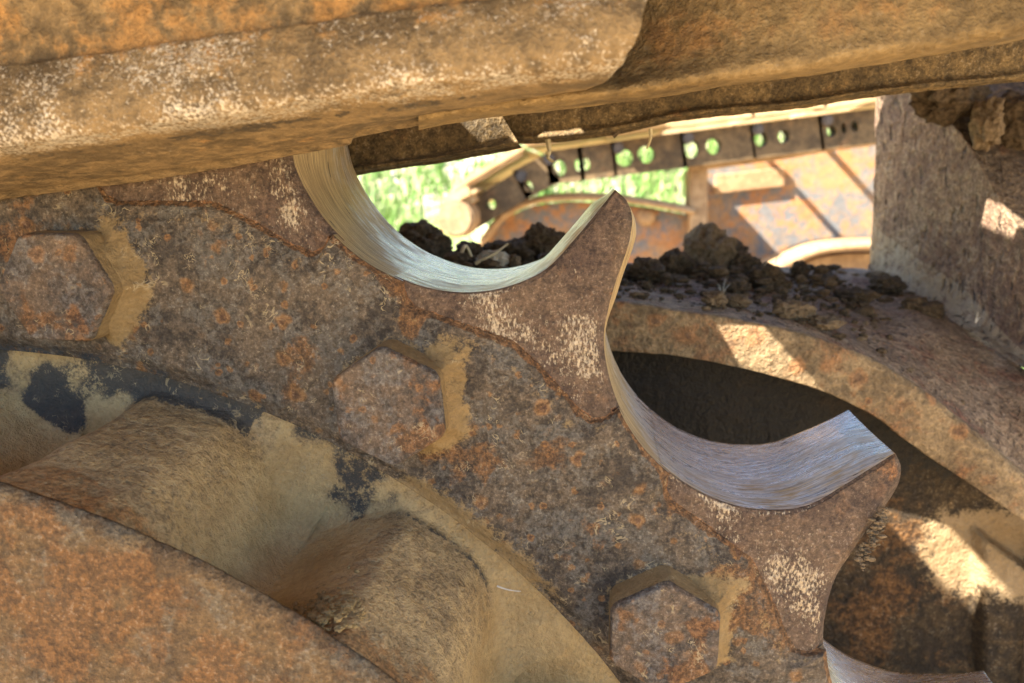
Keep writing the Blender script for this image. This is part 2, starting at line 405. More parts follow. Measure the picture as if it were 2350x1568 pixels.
# ------------------------------------------------------------------ drive sprocket
CX, CZ = -0.2359, 0.5262
NT = 20; TIP0 = 56.8
PROF = np.array([(-18.0, .4395), (-17.9, .430), (-17.72, .418), (-17.4, .405), (-16.6, .395), (-15.3, .3858), (-13.6, .379), (-11.7, .3755),
                 (-9.6, .375), (-7.7, .3775), (-6.1, .3822), (-4.6, .3895), (-3.6, .397), (-3.0, .405), (-2.5, .414), (-2.05, .4247),
                 (-1.75, .430), (-1.35, .435), (-0.75, .4384), (0.0, .4395)])
STEPC = np.array([(-6.9, .384), (-6.5, .3745), (-6.0, .3712), (-4.8, .3712), (-2.4, .3745), (0, .377), (2.5, .373), (5.4, .3692), (6.2, .3705), (6.7, .374), (7.0, .380)])
PROF[:, 1] += 0.0015; STEPC[:, 1] += 0.0010
YT_F, YT_B = 0.2664, 0.338                     # tooth faces
Y_RING = 0.262


def pol(deg, r, Y):
    a = np.radians(deg); return np.stack(np.broadcast_arrays(CX + r * np.cos(a), Y, CZ + r * np.sin(a)), -1)


def prof_xy():
    x = PROF[:, 1] * np.radians(PROF[:, 0]); q = smooth_resample(np.stack([np.radians(PROF[:, 0]) * 0.4, PROF[:, 1]], 1), 1200)
    return np.degrees(q[:, 0] / 0.4), q[:, 1]


PD, PR = prof_xy()                              # dense profile over one pitch, angle relative to a tip


def prof_r(delta):
    d = -((-np.asarray(delta)) % 18.0); d = np.where(d == 0, -18.0 + 18.0 * 0, d)
    o = np.argsort(PD); return np.interp(d, PD[o], PR[o])


sprocket = tag(empty('drive_sprocket', (CX, 0.30, CZ)), 'rusty toothed drive sprocket ring with brightly polished tooth flanks and large hex bolts', 'sprocket')
BOLTS = {82.1: 0.0, 60.8: 95.0, 39.1: 90.0}
BR = 0.3384; HEXR = 0.0222
bolt_list = [(a, BOLTS[a]) for a in BOLTS] + [(39.1 - 20 * k, 30.0 + 17 * k) for k in range(1, 8)] + [(82.1 + 20 * k, 11.0 * k) for k in range(1, 9)]


def hexdist(px, pz, rot, R):
    """signed distance to a hexagon with vertices at rot + 60 k"""
    ap = R * math.cos(math.pi / 6); d = -1e9
    for k in range(6):
        a = math.radians(rot + 30 + 60 * k); d = np.maximum(d, px * math.cos(a) + pz * math.sin(a) - ap)
    return d


def ring_body():
    th = np.unique(np.concatenate([np.arange(22, 92, 0.085), np.arange(92, 382, 0.75)]))
    tip = np.round((th - TIP0) / 18.0) * 18.0 + TIP0; dl = th - tip
    wob = 0.0006 * perlin(np.stack([th * 0.9, 0 * th, 0 * th], -1)) + 0.0004 * perlin(np.stack([th * 3.1, 0 * th + 3, 0 * th], -1))
    stc = np.interp(dl, STEPC[:, 0], STEPC[:, 1], left=1, right=1) + wob
    ro = np.minimum(stc, prof_r(dl) - 0.0)
    istooth = stc < prof_r(dl)
    rin = 0.3085
    nr = 150; s = np.linspace(0, 1, nr)
    R = rin + (ro[:, None] - rin) * s[None, :]
    T = np.broadcast_to(th[:, None], R.shape)
    XZ = pol(T, R, 0.0); X = XZ[..., 0]; Z = XZ[..., 2]
    h = np.zeros_like(R)                         # towards the camera
    edge = ro[:, None] - R
    h -= 0.0026 * sstep(0.0105, 0.0005, edge) * (0.5 + 0.5 * istooth[:, None])     # bevel band outside
    h -= 0.0016 * sstep(0.0022, 0.0, edge)
    h -= 0.0032 * sstep(0.0075, 0.0, R - rin)                                       # rounded bore edge
    P3 = np.stack([X, 0 * X + .26, Z], -1)
    h += 0.0007 * fbm(P3, 55, 3, seed=1) + 0.0004 * fbm(P3, 210, 4, 0.6, seed=2)
    dust = np.zeros_like(R); rust = np.zeros_like(R); dark = np.zeros_like(R); wear = np.zeros_like(R)
    nz = fbm(P3, 120, 4, 0.6, seed=4); nl = fbm(P3, 25, 3, seed=6)
    for a, rot in BOLTS.items():
        bx, bz = CX + BR * math.cos(math.radians(a)), CZ + BR * math.sin(math.radians(a))
        dx, dz = X - bx, Z - bz; d = hexdist(dx, dz, rot, HEXR); ang = np.degrees(np.arctan2(dz, dx))
        side = sstep(75, 40, np.abs(ang + 5))
        w_ = 0.009 * (1 + 0.8 * nz)
        f = np.clip(1 - d / w_, 0, 1) * side
        h += 0.0065 * f ** 2.0 * (d > -0.003)
        dust += 0.85 * sstep(0.013, 0.002, d + 0.004 * nz) * side
        dust += 0.45 * sstep(0.006, 0.0, d) * sstep(170, 110, np.abs(ang - 60))
        rust += 0.4 * sstep(0.02, 0.0, d) * sstep(0.1, 0.5, nl)
    # bare reddish line and orange scale along the step, tan band inside it
    rust += 0.9 * sstep(0.0026, 0.0006, edge + 0.0015 * nz)
    dust += 0.38 * sstep(0.014, 0.006, edge) * sstep(0.001, 0.005, edge) * istooth[:, None]
    root = sstep(4.4, 2.6, np.abs(np.abs(dl) - 8.4))[:, None] * sstep(0.016, 0.002, edge + 0.004 * nz)
    rust += 0.95 * root * sstep(-.1, .25, nl)
    dark += 0.55 * sstep(0.010, 0.001, R - rin) * sstep(64, 70, T) * sstep(-0.2, 0.2, nl + 0.2)
    dust += 0.55 * sstep(0.020, 0.004, R - rin + 0.006 * nz) * sstep(60, 55, T) * sstep(37, 48, T)
    dust += 0.35 * sstep(0.010, 0.002, R - rin) * sstep(37, 60, T)
    rust += 0.45 * sstep(0.10, 0.35, nl) * sstep(80, 70, T) + 0.5 * sstep(80, 88, T) * sstep(0.34, 0.35, R)
    P = np.stack([X, Y_RING - h, Z], -1)
    # bore wall behind, root wall outside
    inner = [pol(th, np.full_like(th, rin - 0.0004), 0.2665), pol(th, np.full_like(th, rin - 0.0006), 0.30)][::-1]
    yf = P[:, -1, 1]
    ny = 46; outer = []
    for j, t in enumerate(np.linspace(0, 1, ny)):
        y = yf + 0.0006 + (YT_B - yf - 0.0006) * t
        bow = 0.0005 * np.sin(math.pi * t)
        outer.append(np.stack([CX + (ro - bow) * np.cos(np.radians(th)), y, CZ + (ro - bow) * np.sin(np.radians(th))], -1))
    back = [pol(th, np.full_like(th, .345), YT_B + 0.0005), pol(th, np.full_like(th, rin), YT_B + 0.0005)]
    full = np.concatenate([np.stack(inner, 1), P, np.stack(outer, 1), np.stack(back, 1)], 1)
    pad = lambda A, v=0.0: np.concatenate([np.full((len(th), 2), v), A, np.full((len(th), ny + 2), 0.0)], 1)
    film = np.zeros((len(th), full.shape[1])); film[:, 2 + nr:2 + nr + ny] = film_attr(ny)[None, :] * (.45 + .55 * sstep(-12.5, -8, np.where(dl > 0, dl - 18.0, dl)))[:, None] + 0.65 * sstep(-11.5, -6.5, np.where(dl > 0, dl - 18.0, dl))[:, None]
    n, m = full.shape[:2]
    mi = np.zeros((n, m - 1), int); mi[:, nr + 2:nr + 2 + ny] = 1
    return grid('ring_body', full, [M['ring'], M['steel']], sprocket,
                {'dust': pad(dust, 0.3), 'rust': pad(rust), 'dark': pad(dark, 0.6), 'wear': pad(wear), 'film': film}, closed=True, flip=False, midx=mi.ravel())


def film_attr(ny):
    t = np.linspace(0, 1, ny); return 0.95 * sstep(0.72, 0.0, t)


def tooth_mesh(seed, dense):
    nP = 420 if dense else 60; nr = 70 if dense else 8; ny = 46 if dense else 4
    d = np.concatenate([PD + 18.0, PD])        # one pitch left and right of the tip at 0
    r = np.concatenate([PR, PR]); o = (d >= -7.3) & (d <= 7.4); d, r = d[o], r[o]
    k = np.argsort(-d, kind='stable')
    # keep the contour order: left valley -> tip -> right valley
    left = np.stack([PD[::-1] * 0, PD * 0], 1)
    dl = np.concatenate([(PD + 18.0)[(PD + 18.0) <= 7.4][::-1], PD[PD >= -7.3][::-1]])
    rl = np.concatenate([PR[(PD + 18.0) <= 7.4][::-1], PR[PD >= -7.3][::-1]])
    c = np.stack([rl * np.cos(np.radians(90 + dl)), rl * np.sin(np.radians(90 + dl))], 1)
    _, ui = np.unique(np.round(c, 6), axis=0, return_index=True); c = c[np.sort(ui)]
    c = resample(c, nP)
    ang = np.degrees(np.arctan2(c[:, 1], c[:, 0])) - 90; ro = np.hypot(c[:, 0], c[:, 1])
    # chipped, slightly uneven front lip
    q = np.stack([c[:, 0], c[:, 1], np.full(nP, seed * 1.0)], -1)
    lip = 0.0005 * fbm(q, 260, 4, 0.6, seed=seed)
    flank_right = (ang < -2.6)
    lip -= 0.0022 * np.clip(fbm(q, 140, 4, 0.6, seed=seed + 3), 0, 1) * flank_right * (ang > -4.6)
    ri = np.interp(ang, STEPC[:, 0], STEPC[:, 1]) - 0.0012
    ri = np.minimum(ri, ro - 0.0008)
    s = np.linspace(0, 1, nr)
    a0 = np.radians(90 + ang)
    ins = ro - 0.0007 + lip
    # radial fill from the step line to the contour
    ib = np.stack([ri * np.cos(a0), ri * np.sin(a0)], 1)
    lipdir = np.gradient(c, axis=0); lipdir /= np.linalg.norm(lipdir, axis=1)[:, None]; nrm = np.stack([lipdir[:, 1], -lipdir[:, 0]], 1)
    if np.mean(np.sum(nrm * c, 1)) < 0: nrm = -nrm
    rim = 0.0006 + 0.0022 * sstep(0.3, -1.4, ang)
    ob = c - nrm * rim[:, None] + nrm * lip[:, None]
    XY = ib[:, None] + (ob - ib)[:, None] * s[None, :, None]
    rr = np.hypot(XY[..., 0], XY[..., 1])
    tipf = sstep(0.385, 0.442, rr)
    P3 = np.stack([XY[..., 0], XY[..., 1], np.full(rr.shape, seed * 0.3)], -1)
    y = YT_F + 0.0075 * tipf ** 1.4 - 0.0005 * sstep(.374, .384, rr) * fbm(P3, 60, 3, seed=seed) - 0.0003 * fbm(P3, 240, 4, 0.6, seed=seed)
    y = y + 0.0005 * sstep(0.002, 0.0, np.linalg.norm(XY - ob[:, None], axis=2))
    front = np.stack([XY[..., 0], y, XY[..., 1]], -1)
    yf = y[:, -1]; tb = sstep(0.385, 0.442, ro); yb = YT_B - 0.010 * tb
    flank = []
    for t in np.linspace(0, 1, ny):
        yy = yf + rim * 0.9 + (yb - yf - rim * 0.9) * t
        off = 0.00012 - 0.0005 * math.sin(math.pi * t) + 0.0036 * math.sin(math.pi * min(1, t * 1.15) ) ** 0.8 * sstep(.386, .412, ro) * sstep(.4425, .430, ro)
        flank.append(np.stack([c[:, 0] + nrm[:, 0] * off, yy, c[:, 1] + nrm[:, 1] * off], -1))
    back = [np.stack([ib[:, 0], np.full(nP, YT_B), ib[:, 1]], -1)]
    full = np.concatenate([front, np.stack(flank, 1), np.stack(back, 1)], 1)
    A = np.radians(0)
    n, m = full.shape[:2]
    z = np.zeros((n, m)); att = {}
    # rubbed patches where the links slide past
    wx = ang[:, None] + 0 * rr; wv = np.zeros_like(rr)
    nl = fbm(P3, 45, 3, seed=seed + 9)
    rs = np.random.default_rng(seed + 70); w1, w2, w3, w4 = rs.uniform(-1, 1, 4)
    wv = (0.85 + .15 * w1) * np.exp(-((wx + 3.2 + w2) / 2.8) ** 2 - ((rr - 0.388 - .005 * w3) / (0.016 + .005 * w4)) ** 2) + (0.65 + .3 * w3) * np.exp(-((wx - 2.0 - w1) / 2.4) ** 2 - ((rr - 0.381) / 0.008) ** 2) + 0.32
    wv += 0.45 * sstep(0.0035, 0.0, ro[:, None] - rr) * (wx > 0.2) * (nl > 0)
    wv = wv * (0.75 + 0.8 * nl)
    z2 = z.copy(); z2[:, :nr] = wv; att['wear'] = z2
    z3 = z.copy(); z3[:, :nr] = 1.1 * sstep(0.0022, 0.0004, (rr - ri[:, None])) + 0.25 * sstep(0.41, 0.43, rr); att['rust'] = z3
    z4 = z.copy(); z4[:, :nr] = 0.28 * sstep(0.40, 0.425, rr); att['dust'] = z4
    film = z.copy(); side = sstep(-1.0, -4.0, ang)
    film[:, nr:nr + ny] = film_attr(ny)[None, :] * np.where(ang > 0, .45, 1.0)[:, None] + 0.7 * side[:, None]; att['film'] = film
    mi = np.zeros((n - 1, m - 1), int); mi[:, nr:nr + ny] = 1
    return full, att, mi.ravel()


def make_teeth():
    shared = None
    for k in range(NT):
        tipang = TIP0 - 18.0 * k
        dense = k in (0, 1, 2, NT - 1)
        if not dense and shared is not None:
            o = bpy.data.objects.new('tooth', shared.data); COL.objects.link(o)
        else:
            P, att, mi = tooth_mesh(k + 1 if dense else 50, dense)
            o = grid('tooth', P, [M['tooth'], M['steel']], None, att, flip=True, midx=mi)
            if not dense: shared = o
        o.parent = sprocket
        o.matrix_parent_inverse = Matrix.Translation(-Vector(sprocket.location))
        o.location = (CX, 0, CZ); o.rotation_euler = (0, -math.radians(tipang - 90), 0)


def bolt_mesh():
    # worn hexagon head: rings of a rounded hexagon from rim to base
    n = 144; a = np.linspace(0, 2 * math.pi, n, endpoint=False)
    def hexr(R, rnd):
        ap = R * math.cos(math.pi / 6); m = (a + math.pi / 6) % (math.pi / 3) - math.pi / 6
        m = (a % (math.pi / 3)) - math.pi / 6
        return np.minimum(ap / np.cos(m), R * rnd)
    rows = []
    for f in np.linspace(0, 0.93, 26): rows.append((f, -0.0004 * f * f))
    rows += [(0.955, -0.0002), (0.975, 0.0004), (0.992, 0.0014), (1.0, 0.0028)] + [(1.0 + 0.014 * t, 0.003 + 0.019 * t) for t in np.linspace(0.1, 1, 10)]
    P = np.zeros((n, len(rows), 3)); du = np.zeros((n, len(rows)))
    for j, (f, dy) in enumerate(rows):
        r = hexr(HEXR, 0.962) * f
        P[:, j] = np.stack([r * np.cos(a), np.full(n, dy), r * np.sin(a)], -1); du[:, j] = 0.85 if dy > 0.002 else 0.0
    nz = fbm(P, 160, 4, 0.6, seed=8); P[:, :, 1] += -0.00035 * nz
    P[:, :, 0] *= 1 + 0.012 * fbm(P, 90, 3, seed=12); P[:, :, 2] *= 1 + 0.012 * fbm(P, 90, 3, seed=14)
    rust = 0.05 + 0.6 * sstep(0, 0.3, fbm(P, 60, 3, seed=15))
    return P, {'dust': du, 'rust': rust * (du < 0.5)}


def make_bolts():
    P, att = bolt_mesh(); first = None
    for a, rot in bolt_list:
        if first is None: o = first = grid('bolt', P, M['bolt'], None, att, closed=True)
        else: o = bpy.data.objects.new('bolt', first.data); COL.objects.link(o)
        o.parent = sprocket; o.matrix_parent_inverse = Matrix.Translation(-Vector(sprocket.location))
        o.location = (CX + BR * math.cos(math.radians(a)), 0.2485, CZ + BR * math.sin(math.radians(a)))
        o.rotation_euler = (random.uniform(-.01, .01), -math.radians(rot), random.uniform(-.01, .01))


ring_body(); make_teeth(); make_bolts()

# ------------------------------------------------------------------ final drive hub
hub = tag(empty('final_drive_hub', (CX, 0.25, CZ)), 'dusty lobed final drive hub with rust orange cover plate inside the sprocket ring', 'hub')


def lobe(d):
    return np.where(np.asarray(d) > 0, sstep(8.8, 2.4, d), sstep(13.0, 2.6, -np.asarray(d))) * 1.0


def hub_body():
    th = np.concatenate([np.arange(25, 95, 0.11), np.arange(95, 385, 1.0)])
    dth = ((th - 74.4 + 12.6) % 21.18) - 12.6
    L = lobe(dth)
    rho = 0.2640 + 0.0328 * L
    paths = []
    for i in range(len(th)):
        r = rho[i]; fl = (0.013 if dth[i] < 0 else 0.006) * (1 - L[i]) + 0.003
        key = np.array([(0.3125, .2725), ((0.3125 + r + fl) / 2, .2728), (r + fl, .272), (r + fl * 0.35, .2665), (r + fl * 0.06, .256), (r - 0.0015 * L[i], .238), (r - 0.0015, .215), (r - 0.001, .197), (r - 0.0006, .1890), (r - 0.0022, .1872), (r - 0.03, .1876)])
        paths.append(smooth_resample(key, 200))
    K = np.array(paths)
    P = pol(th[:, None] + 0 * K[..., 0], K[..., 0], K[..., 1])
    n = normals(P); nz = fbm(P, 40, 3, seed=21); n2 = fbm(P, 170, 4, 0.6, seed=22)
    P = P + n * (0.0016 * nz + 0.00045 * n2)[..., None]
    y = K[..., 1]; Lm = L[:, None] + 0 * y; T = th[:, None] + 0 * y
    flat = sstep(0.2675, 0.271, y)
    dust = 0.40 + 0.32 * (1 - Lm) + 0.25 * sstep(0.20, 0.25, y) * (1 - Lm)
    dark = (0.74 * sstep(-0.1, 0.35, fbm(P, 30, 3, seed=25) + 0.2) + 0.16 * sstep(72, 76, T)) * flat * sstep(50, 58, T) + 0.5 * sstep(0.262, 0.268, y) * sstep(0.5, .9, Lm)
    dust = dust * (1 - 0.85 * np.clip(dark, 0, 1)) + 0.35 * flat * sstep(62, 54, T)
    rust = 0.75 * sstep(0.215, 0.19, y) * sstep(0.35, 0.9, Lm)
    dust -= 0.55 * sstep(0.215, 0.19, y) * sstep(0.35, 0.9, Lm)
    grid('lobed_housing', P, M['hub'], hub, {'dust': dust, 'dark': dark, 'rust': rust, 'wear': 0 * y}, closed=True)


def cover_plate():
    th = np.concatenate([np.arange(30, 95, 0.13), np.arange(95, 390, 1.0)])
    rad = 0.2975 + 0.0009 * perlin(np.stack([th * .35, 0 * th, 0 * th], -1)) + 0.0004 * fbm(np.stack([th * 1.6, 0 * th + 4, 0 * th], -1), 1.0, 3)
    ss_ = np.concatenate([np.linspace(0.02, 0.45, 8), np.linspace(0.46, 0.990, 240)])
    R = rad[:, None] * ss_[None]
    P = pol(th[:, None] + 0 * R, R, 0.0)
    y = 0.1838 - 0.0008 * fbm(P, 24, 3, seed=31) - 0.00045 * fbm(P, 150, 4, 0.62, seed=32)
    y += 0.0010 * sstep(0.004, 0.0, rad[:, None] - R)
    P[..., 1] = y
    e = [pol(th, rad * 0.9955, y[:, -1] + 0.0007), pol(th, rad, y[:, -1] + 0.0021), pol(th, rad, 0.1868), pol(th, rad * 0.93, 0.1870)]
    full = np.concatenate([P, np.stack(e, 1)], 1)
    n3 = fbm(full, 28, 3, seed=33)
    edge = np.concatenate([rad[:, None] - R, np.zeros((len(th), 4))], 1)
    dust = 0.35 * sstep(0.016, 0.0, edge) + 0.25 * sstep(0, .4, n3)
    rust = 0.3 + 0.5 * sstep(-.1, .35, fbm(full, 40, 3, seed=35)) - 0.4 * sstep(0.02, 0, edge)
    grid('cover_plate', full, M['plate'], hub, {'dust': dust, 'rust': rust, 'dark': 0 * dust, 'wear': 0 * dust}, closed=True, flip=True)


hub_body(); cover_plate()

# ------------------------------------------------------------------ near track chain
chain = tag(empty('track_chain', (0, 0.30, 1.0)), 'heavy brown rusty track chain running over the sprocket along the top', 'track chain')


def link_mesh(name, rows, nu, nv, mat, attr_rows, disp, seed, back_rows=None, wear_speck=None, label=None):
    P, T = loft(rows, nu, nv)
    n = normals(P); d = disp[0] * fbm(P, 30, 3, seed=seed) + disp[1] * fbm(P, 130, 4, 0.6, seed=seed + 1)
    P = P + n * d[..., None]
    att = {}
    u = np.linspace(0, 1, nu)[:, None]
    for an in ('dust', 'rust', 'dark', 'wear'):
        v = np.interp(T, np.arange(len(rows)), attr_rows.get(an, [0] * len(rows)))[None, :] + 0 * u
        if an in attr_rows: v = v * (0.75 + 0.9 * fbm(P, 22, 3, seed=seed + 5 + len(an)))
        att[an] = v
    o = grid(name, P, mat, chain, att)
    if label: o['label'] = label
    return o


def rowY(pts, Y): return [(p[0], p[1], Y if len(p) < 3 else p[2]) for p in pts]


endc = [(1492, -130), (1483, 0), (1472, 40), (1458, 84), (1436, 130), (1405, 172), (1370, 196), (1330, 208)]
A_rows = [
    rowY([(-90, -60), (400, -120), (900, -160), (1300, -180), (1485, -170)], .262),
    rowY([(-90, -60), (400, -120), (900, -160), (1300, -180), (1485, -170)], .205),
    rowY([(-90, 60), (300, 20), (700, -40), (1000, -80), (1300, -100), (1484, -120)], .2005),
    rowY([(-90, 158), (0, 146), (300, 108), (700, 50), (1000, 5), (1300, -25), (1483, -50)], .1995),
    rowY([(-90, 176), (0, 162), (300, 122), (700, 64), (1000, 20), (1300, -10), (1481, -20)], .1968),
    rowY([(-90, 262), (0, 250), (400, 205), (700, 162), (1000, 120), (1300, 75), (1465, 60)], .1935),
    rowY([(-90, 335), (0, 322), (400, 268), (800, 205), (1100, 168), (1330, 140), (1438, 120)], .1945),
    rowY([(-90, 362), (0, 348), (400, 294), (800, 230), (1100, 193), (1320, 170), (1412, 160)], .1985),
    rowY([(-90, 388), (0, 374), (400, 318), (800, 260), (1100, 222), (1290, 200), (1385, 188)], .208),
    rowY([(-90, 425), (0, 410), (400, 360), (700, 312), (815, 290), (1000, 255), (1200, 226), (1345, 204)], .228),
    rowY([(-90, 454), (0, 440), (400, 386), (700, 335), (790, 318), (812, 312), (818, 300), (900, 283), (1000, 268), (1160, 250), (1330, 212)], .250),
    rowY([(-90, 430), (0, 416), (400, 362), (700, 312), (790, 296), (812, 290), (818, 280), (900, 263), (1000, 248), (1160, 230), (1330, 200)], .262),
    rowY([(-90, -60), (400, -120), (900, -160), (1300, -180), (1485, -170)], .262),
]
# rounded end: carry every row a little back behind its visible end
for r in A_rows:
    e = r[-1]; r[-1] = (e[0] - 7, e[1], e[2]); r.append((e[0], e[1], e[2] + 0.004)); r.append((e[0] - 2, e[1] - 1, max(e[2] + 0.016, .222)))
link_mesh('track_link', A_rows, 420, 260, M['link'],
          {'rust': [0, .3, .75, .7, .5, .15, 0, 0, 0, 0, 0, 0, 0], 'wear': [0, 0, .05, .1, 1.15, .9, 1.1, 1.6, .3, .25, .25, 0, 0],
           'dust': [0, 0, .3, .25, 0, .1, 0.05, .1, .3, .3, .35, .3, 0], 'dark': [0, 0, 0, 0, 0, .1, .12, .1, .62, .15, 0, 0, 0]},
          (0.0007, 0.0003), 41, label='nearest track link with rounded end and rubbed pale speckles')

Lc = [(960, 284), (1100, 262), (1200, 249), (1400, 226), (1700, 183), (2000, 140), (2349, 77), (2460, 56)]
def off(dv, Y, Yl=None):
    out = []
    for (u, v) in Lc:
        t = float(sstep(1450, 1800, u)); out.append((u, v + dv * (1 if dv > 0 else 1), Y if Yl is None else Yl * (1 - t) + Y * t))
    return out
B_rows = [off(-330, .262), off(-330, .240, .252), off(-200, .236, .250), off(-110, .2335, .247), off(-60, .2325, .240), off(-28, .2315, .2335), off(-8, .2335), off(2, .239), off(8, .248), off(8, .256), off(-20, .262), off(-330, .262)]
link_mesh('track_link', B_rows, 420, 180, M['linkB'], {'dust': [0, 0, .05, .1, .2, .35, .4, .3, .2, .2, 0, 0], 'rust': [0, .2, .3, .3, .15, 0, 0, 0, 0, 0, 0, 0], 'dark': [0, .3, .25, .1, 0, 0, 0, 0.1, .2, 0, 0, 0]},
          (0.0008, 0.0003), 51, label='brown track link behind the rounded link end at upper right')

def C_link(bot, Y, label, seed, right_end=None, lit=0.0):
    rows = []
    for dv, y in ((-330, Y + .035), (-330, Y + .002), (-150, Y + .001), (-60, Y), (-22, Y + .0005), (-9, Y - .0025), (-1, Y - .001), (0, Y + .006), (-2, Y + .03), (-20, Y + .038), (-330, Y + .038)):
        r = [(u + (0 if right_end is None else min(0, dv) * right_end * (i == len(bot) - 1)), v + dv, y) for i, (u, v) in enumerate(bot)]
        rows.append(r)
    return link_mesh('track_link', rows, 260, 120, M['linkC'], {'dust': [.1, .1, .1, .15, .2, .3, .3, .1, 0, 0, 0], 'dark': [.2, .2, .2, .15, .1, 0, 0, .1, 0, 0, 0]}, (0.0010, 0.0005), seed, label=label)

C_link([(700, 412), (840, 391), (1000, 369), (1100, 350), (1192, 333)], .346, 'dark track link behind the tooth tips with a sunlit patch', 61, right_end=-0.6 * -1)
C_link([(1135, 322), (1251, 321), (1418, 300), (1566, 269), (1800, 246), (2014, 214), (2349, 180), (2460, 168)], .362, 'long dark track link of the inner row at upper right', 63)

# track shoes on top of the chain and round the sprocket; openings added and placed to cast the sun patches
SLOPE = math.radians(8.6); PITCH = 0.125


def shoe_mesh(hole=None):
    bm = bmesh.new()
    def bx(x0, x1, y0, y1, z0, z1):
        g = bmesh.ops.create_cube(bm, size=1)['verts']
        for v in g: v.co = ((x0 + x1) / 2 + v.co.x * (x1 - x0), (y0 + y1) / 2 + v.co.y * (y1 - y0), (z0 + z1) / 2 + v.co.z * (z1 - z0))
    L = 0.0655; y0, y1 = 0.012, 0.60
    if hole:
        hx0, hx1, hy0, hy1 = hole
        bx(-L, hx0, y0, y1, 0, .011); bx(hx1, L, y0, y1, 0, .011); bx(hx0, hx1, y0, hy0, 0, .011); bx(hx0, hx1, hy1, y1, 0, .011)
        if hx1 - hx0 > .03: bx(hx0, hx0 + .014, hy0, .299, 0, .0108)      # block added to trim the opening and shape the sun patch
        bx(L - .014, L - .004, y0, y1, .0112, .03)
    else:
        bx(-L, L, y0, y1, 0, .011)
        for gx in (-.055, -.004, .046): bx(gx, gx + .009, y0, y1, .011, .03)
    me = bpy.data.meshes.new('track_shoe'); bm.to_mesh(me); bm.free(); me.materials.append(M['shoe']); return me


plain_shoe = shoe_mesh()
tx, tz = CX - 0.455 * math.sin(SLOPE), CZ + 0.455 * math.cos(SLOPE)       # where the straight run leaves the sprocket
def put_shoe(me, x, z, ang, lift=0.0):
    o = bpy.data.objects.new('track_shoe', me); COL.objects.link(o); o.parent = chain
    o.matrix_parent_inverse = Matrix.Translation(-Vector(chain.location))
    o.location = (x - lift * math.sin(ang), 0, z + lift * math.cos(ang)); o.rotation_euler = (0, -ang, 0)
    return o
SUN_HOLES = {1: (-0.028, 0.024, 0.263, 0.3185), 3: (-0.0585, -0.036, 0.406, 0.445)}
s0 = 0.0628
for k in range(0, 9):
    s = s0 + k * PITCH
    x = tx + s * math.cos(SLOPE); z = tz + s * math.sin(SLOPE)
    put_shoe(shoe_mesh(SUN_HOLES[k]) if k in SUN_HOLES else plain_shoe, x, z, SLOPE, lift=0.012 * (k % 2) * 0 + 0.0006 * k)
for k in range(0, 11):
    a = SLOPE + math.radians(16.5 * k + 8.0)
    put_shoe(plain_shoe, CX - 0.458 * math.sin(a), CZ + 0.458 * math.cos(a), a, lift=0.0006 * (k % 2))

for k in range(0, 14):
    put_shoe(plain_shoe, CX + 0.03 + k * PITCH, CZ - 0.46, math.pi, lift=0.0006 * (k % 2))

# ------------------------------------------------------------------ near track frame behind the sprocket
frame = tag(empty('undercarriage_casting', (0.15, 0.5, 0.6)), 'dusty curved undercarriage casting behind the sprocket with a tall bracket', 'casting')
top_edge = [(900, 640), (1150, 660), (1420, 688), (1540, 705), (1700, 730), (1850, 765), (1990, 818), (2110, 890), (2230, 985), (2349, 1085), (2480, 1200)]
low_edge = [(900, 770), (1150, 785), (1430, 806), (1600, 826), (1840, 882), (1990, 946), (2080, 1010), (2200, 1092), (2349, 1196), (2480, 1300)]
YF = 0.405


back_edge = [(880, 598, .64), (1130, 600, .64), (1400, 603, .64), (1540, 606, .65), (1700, 610, .655), (1850, 614, .66), (1990, 618, .66), (2070, 655, .61), (2190, 730, .55), (2320, 825, .485), (2470, 930, .43)]


def shelf_curves(n):
    return smooth_resample([U(u, v - 2, YF + .009) for u, v in top_edge], n), smooth_resample([U(*p) for p in back_edge], n)


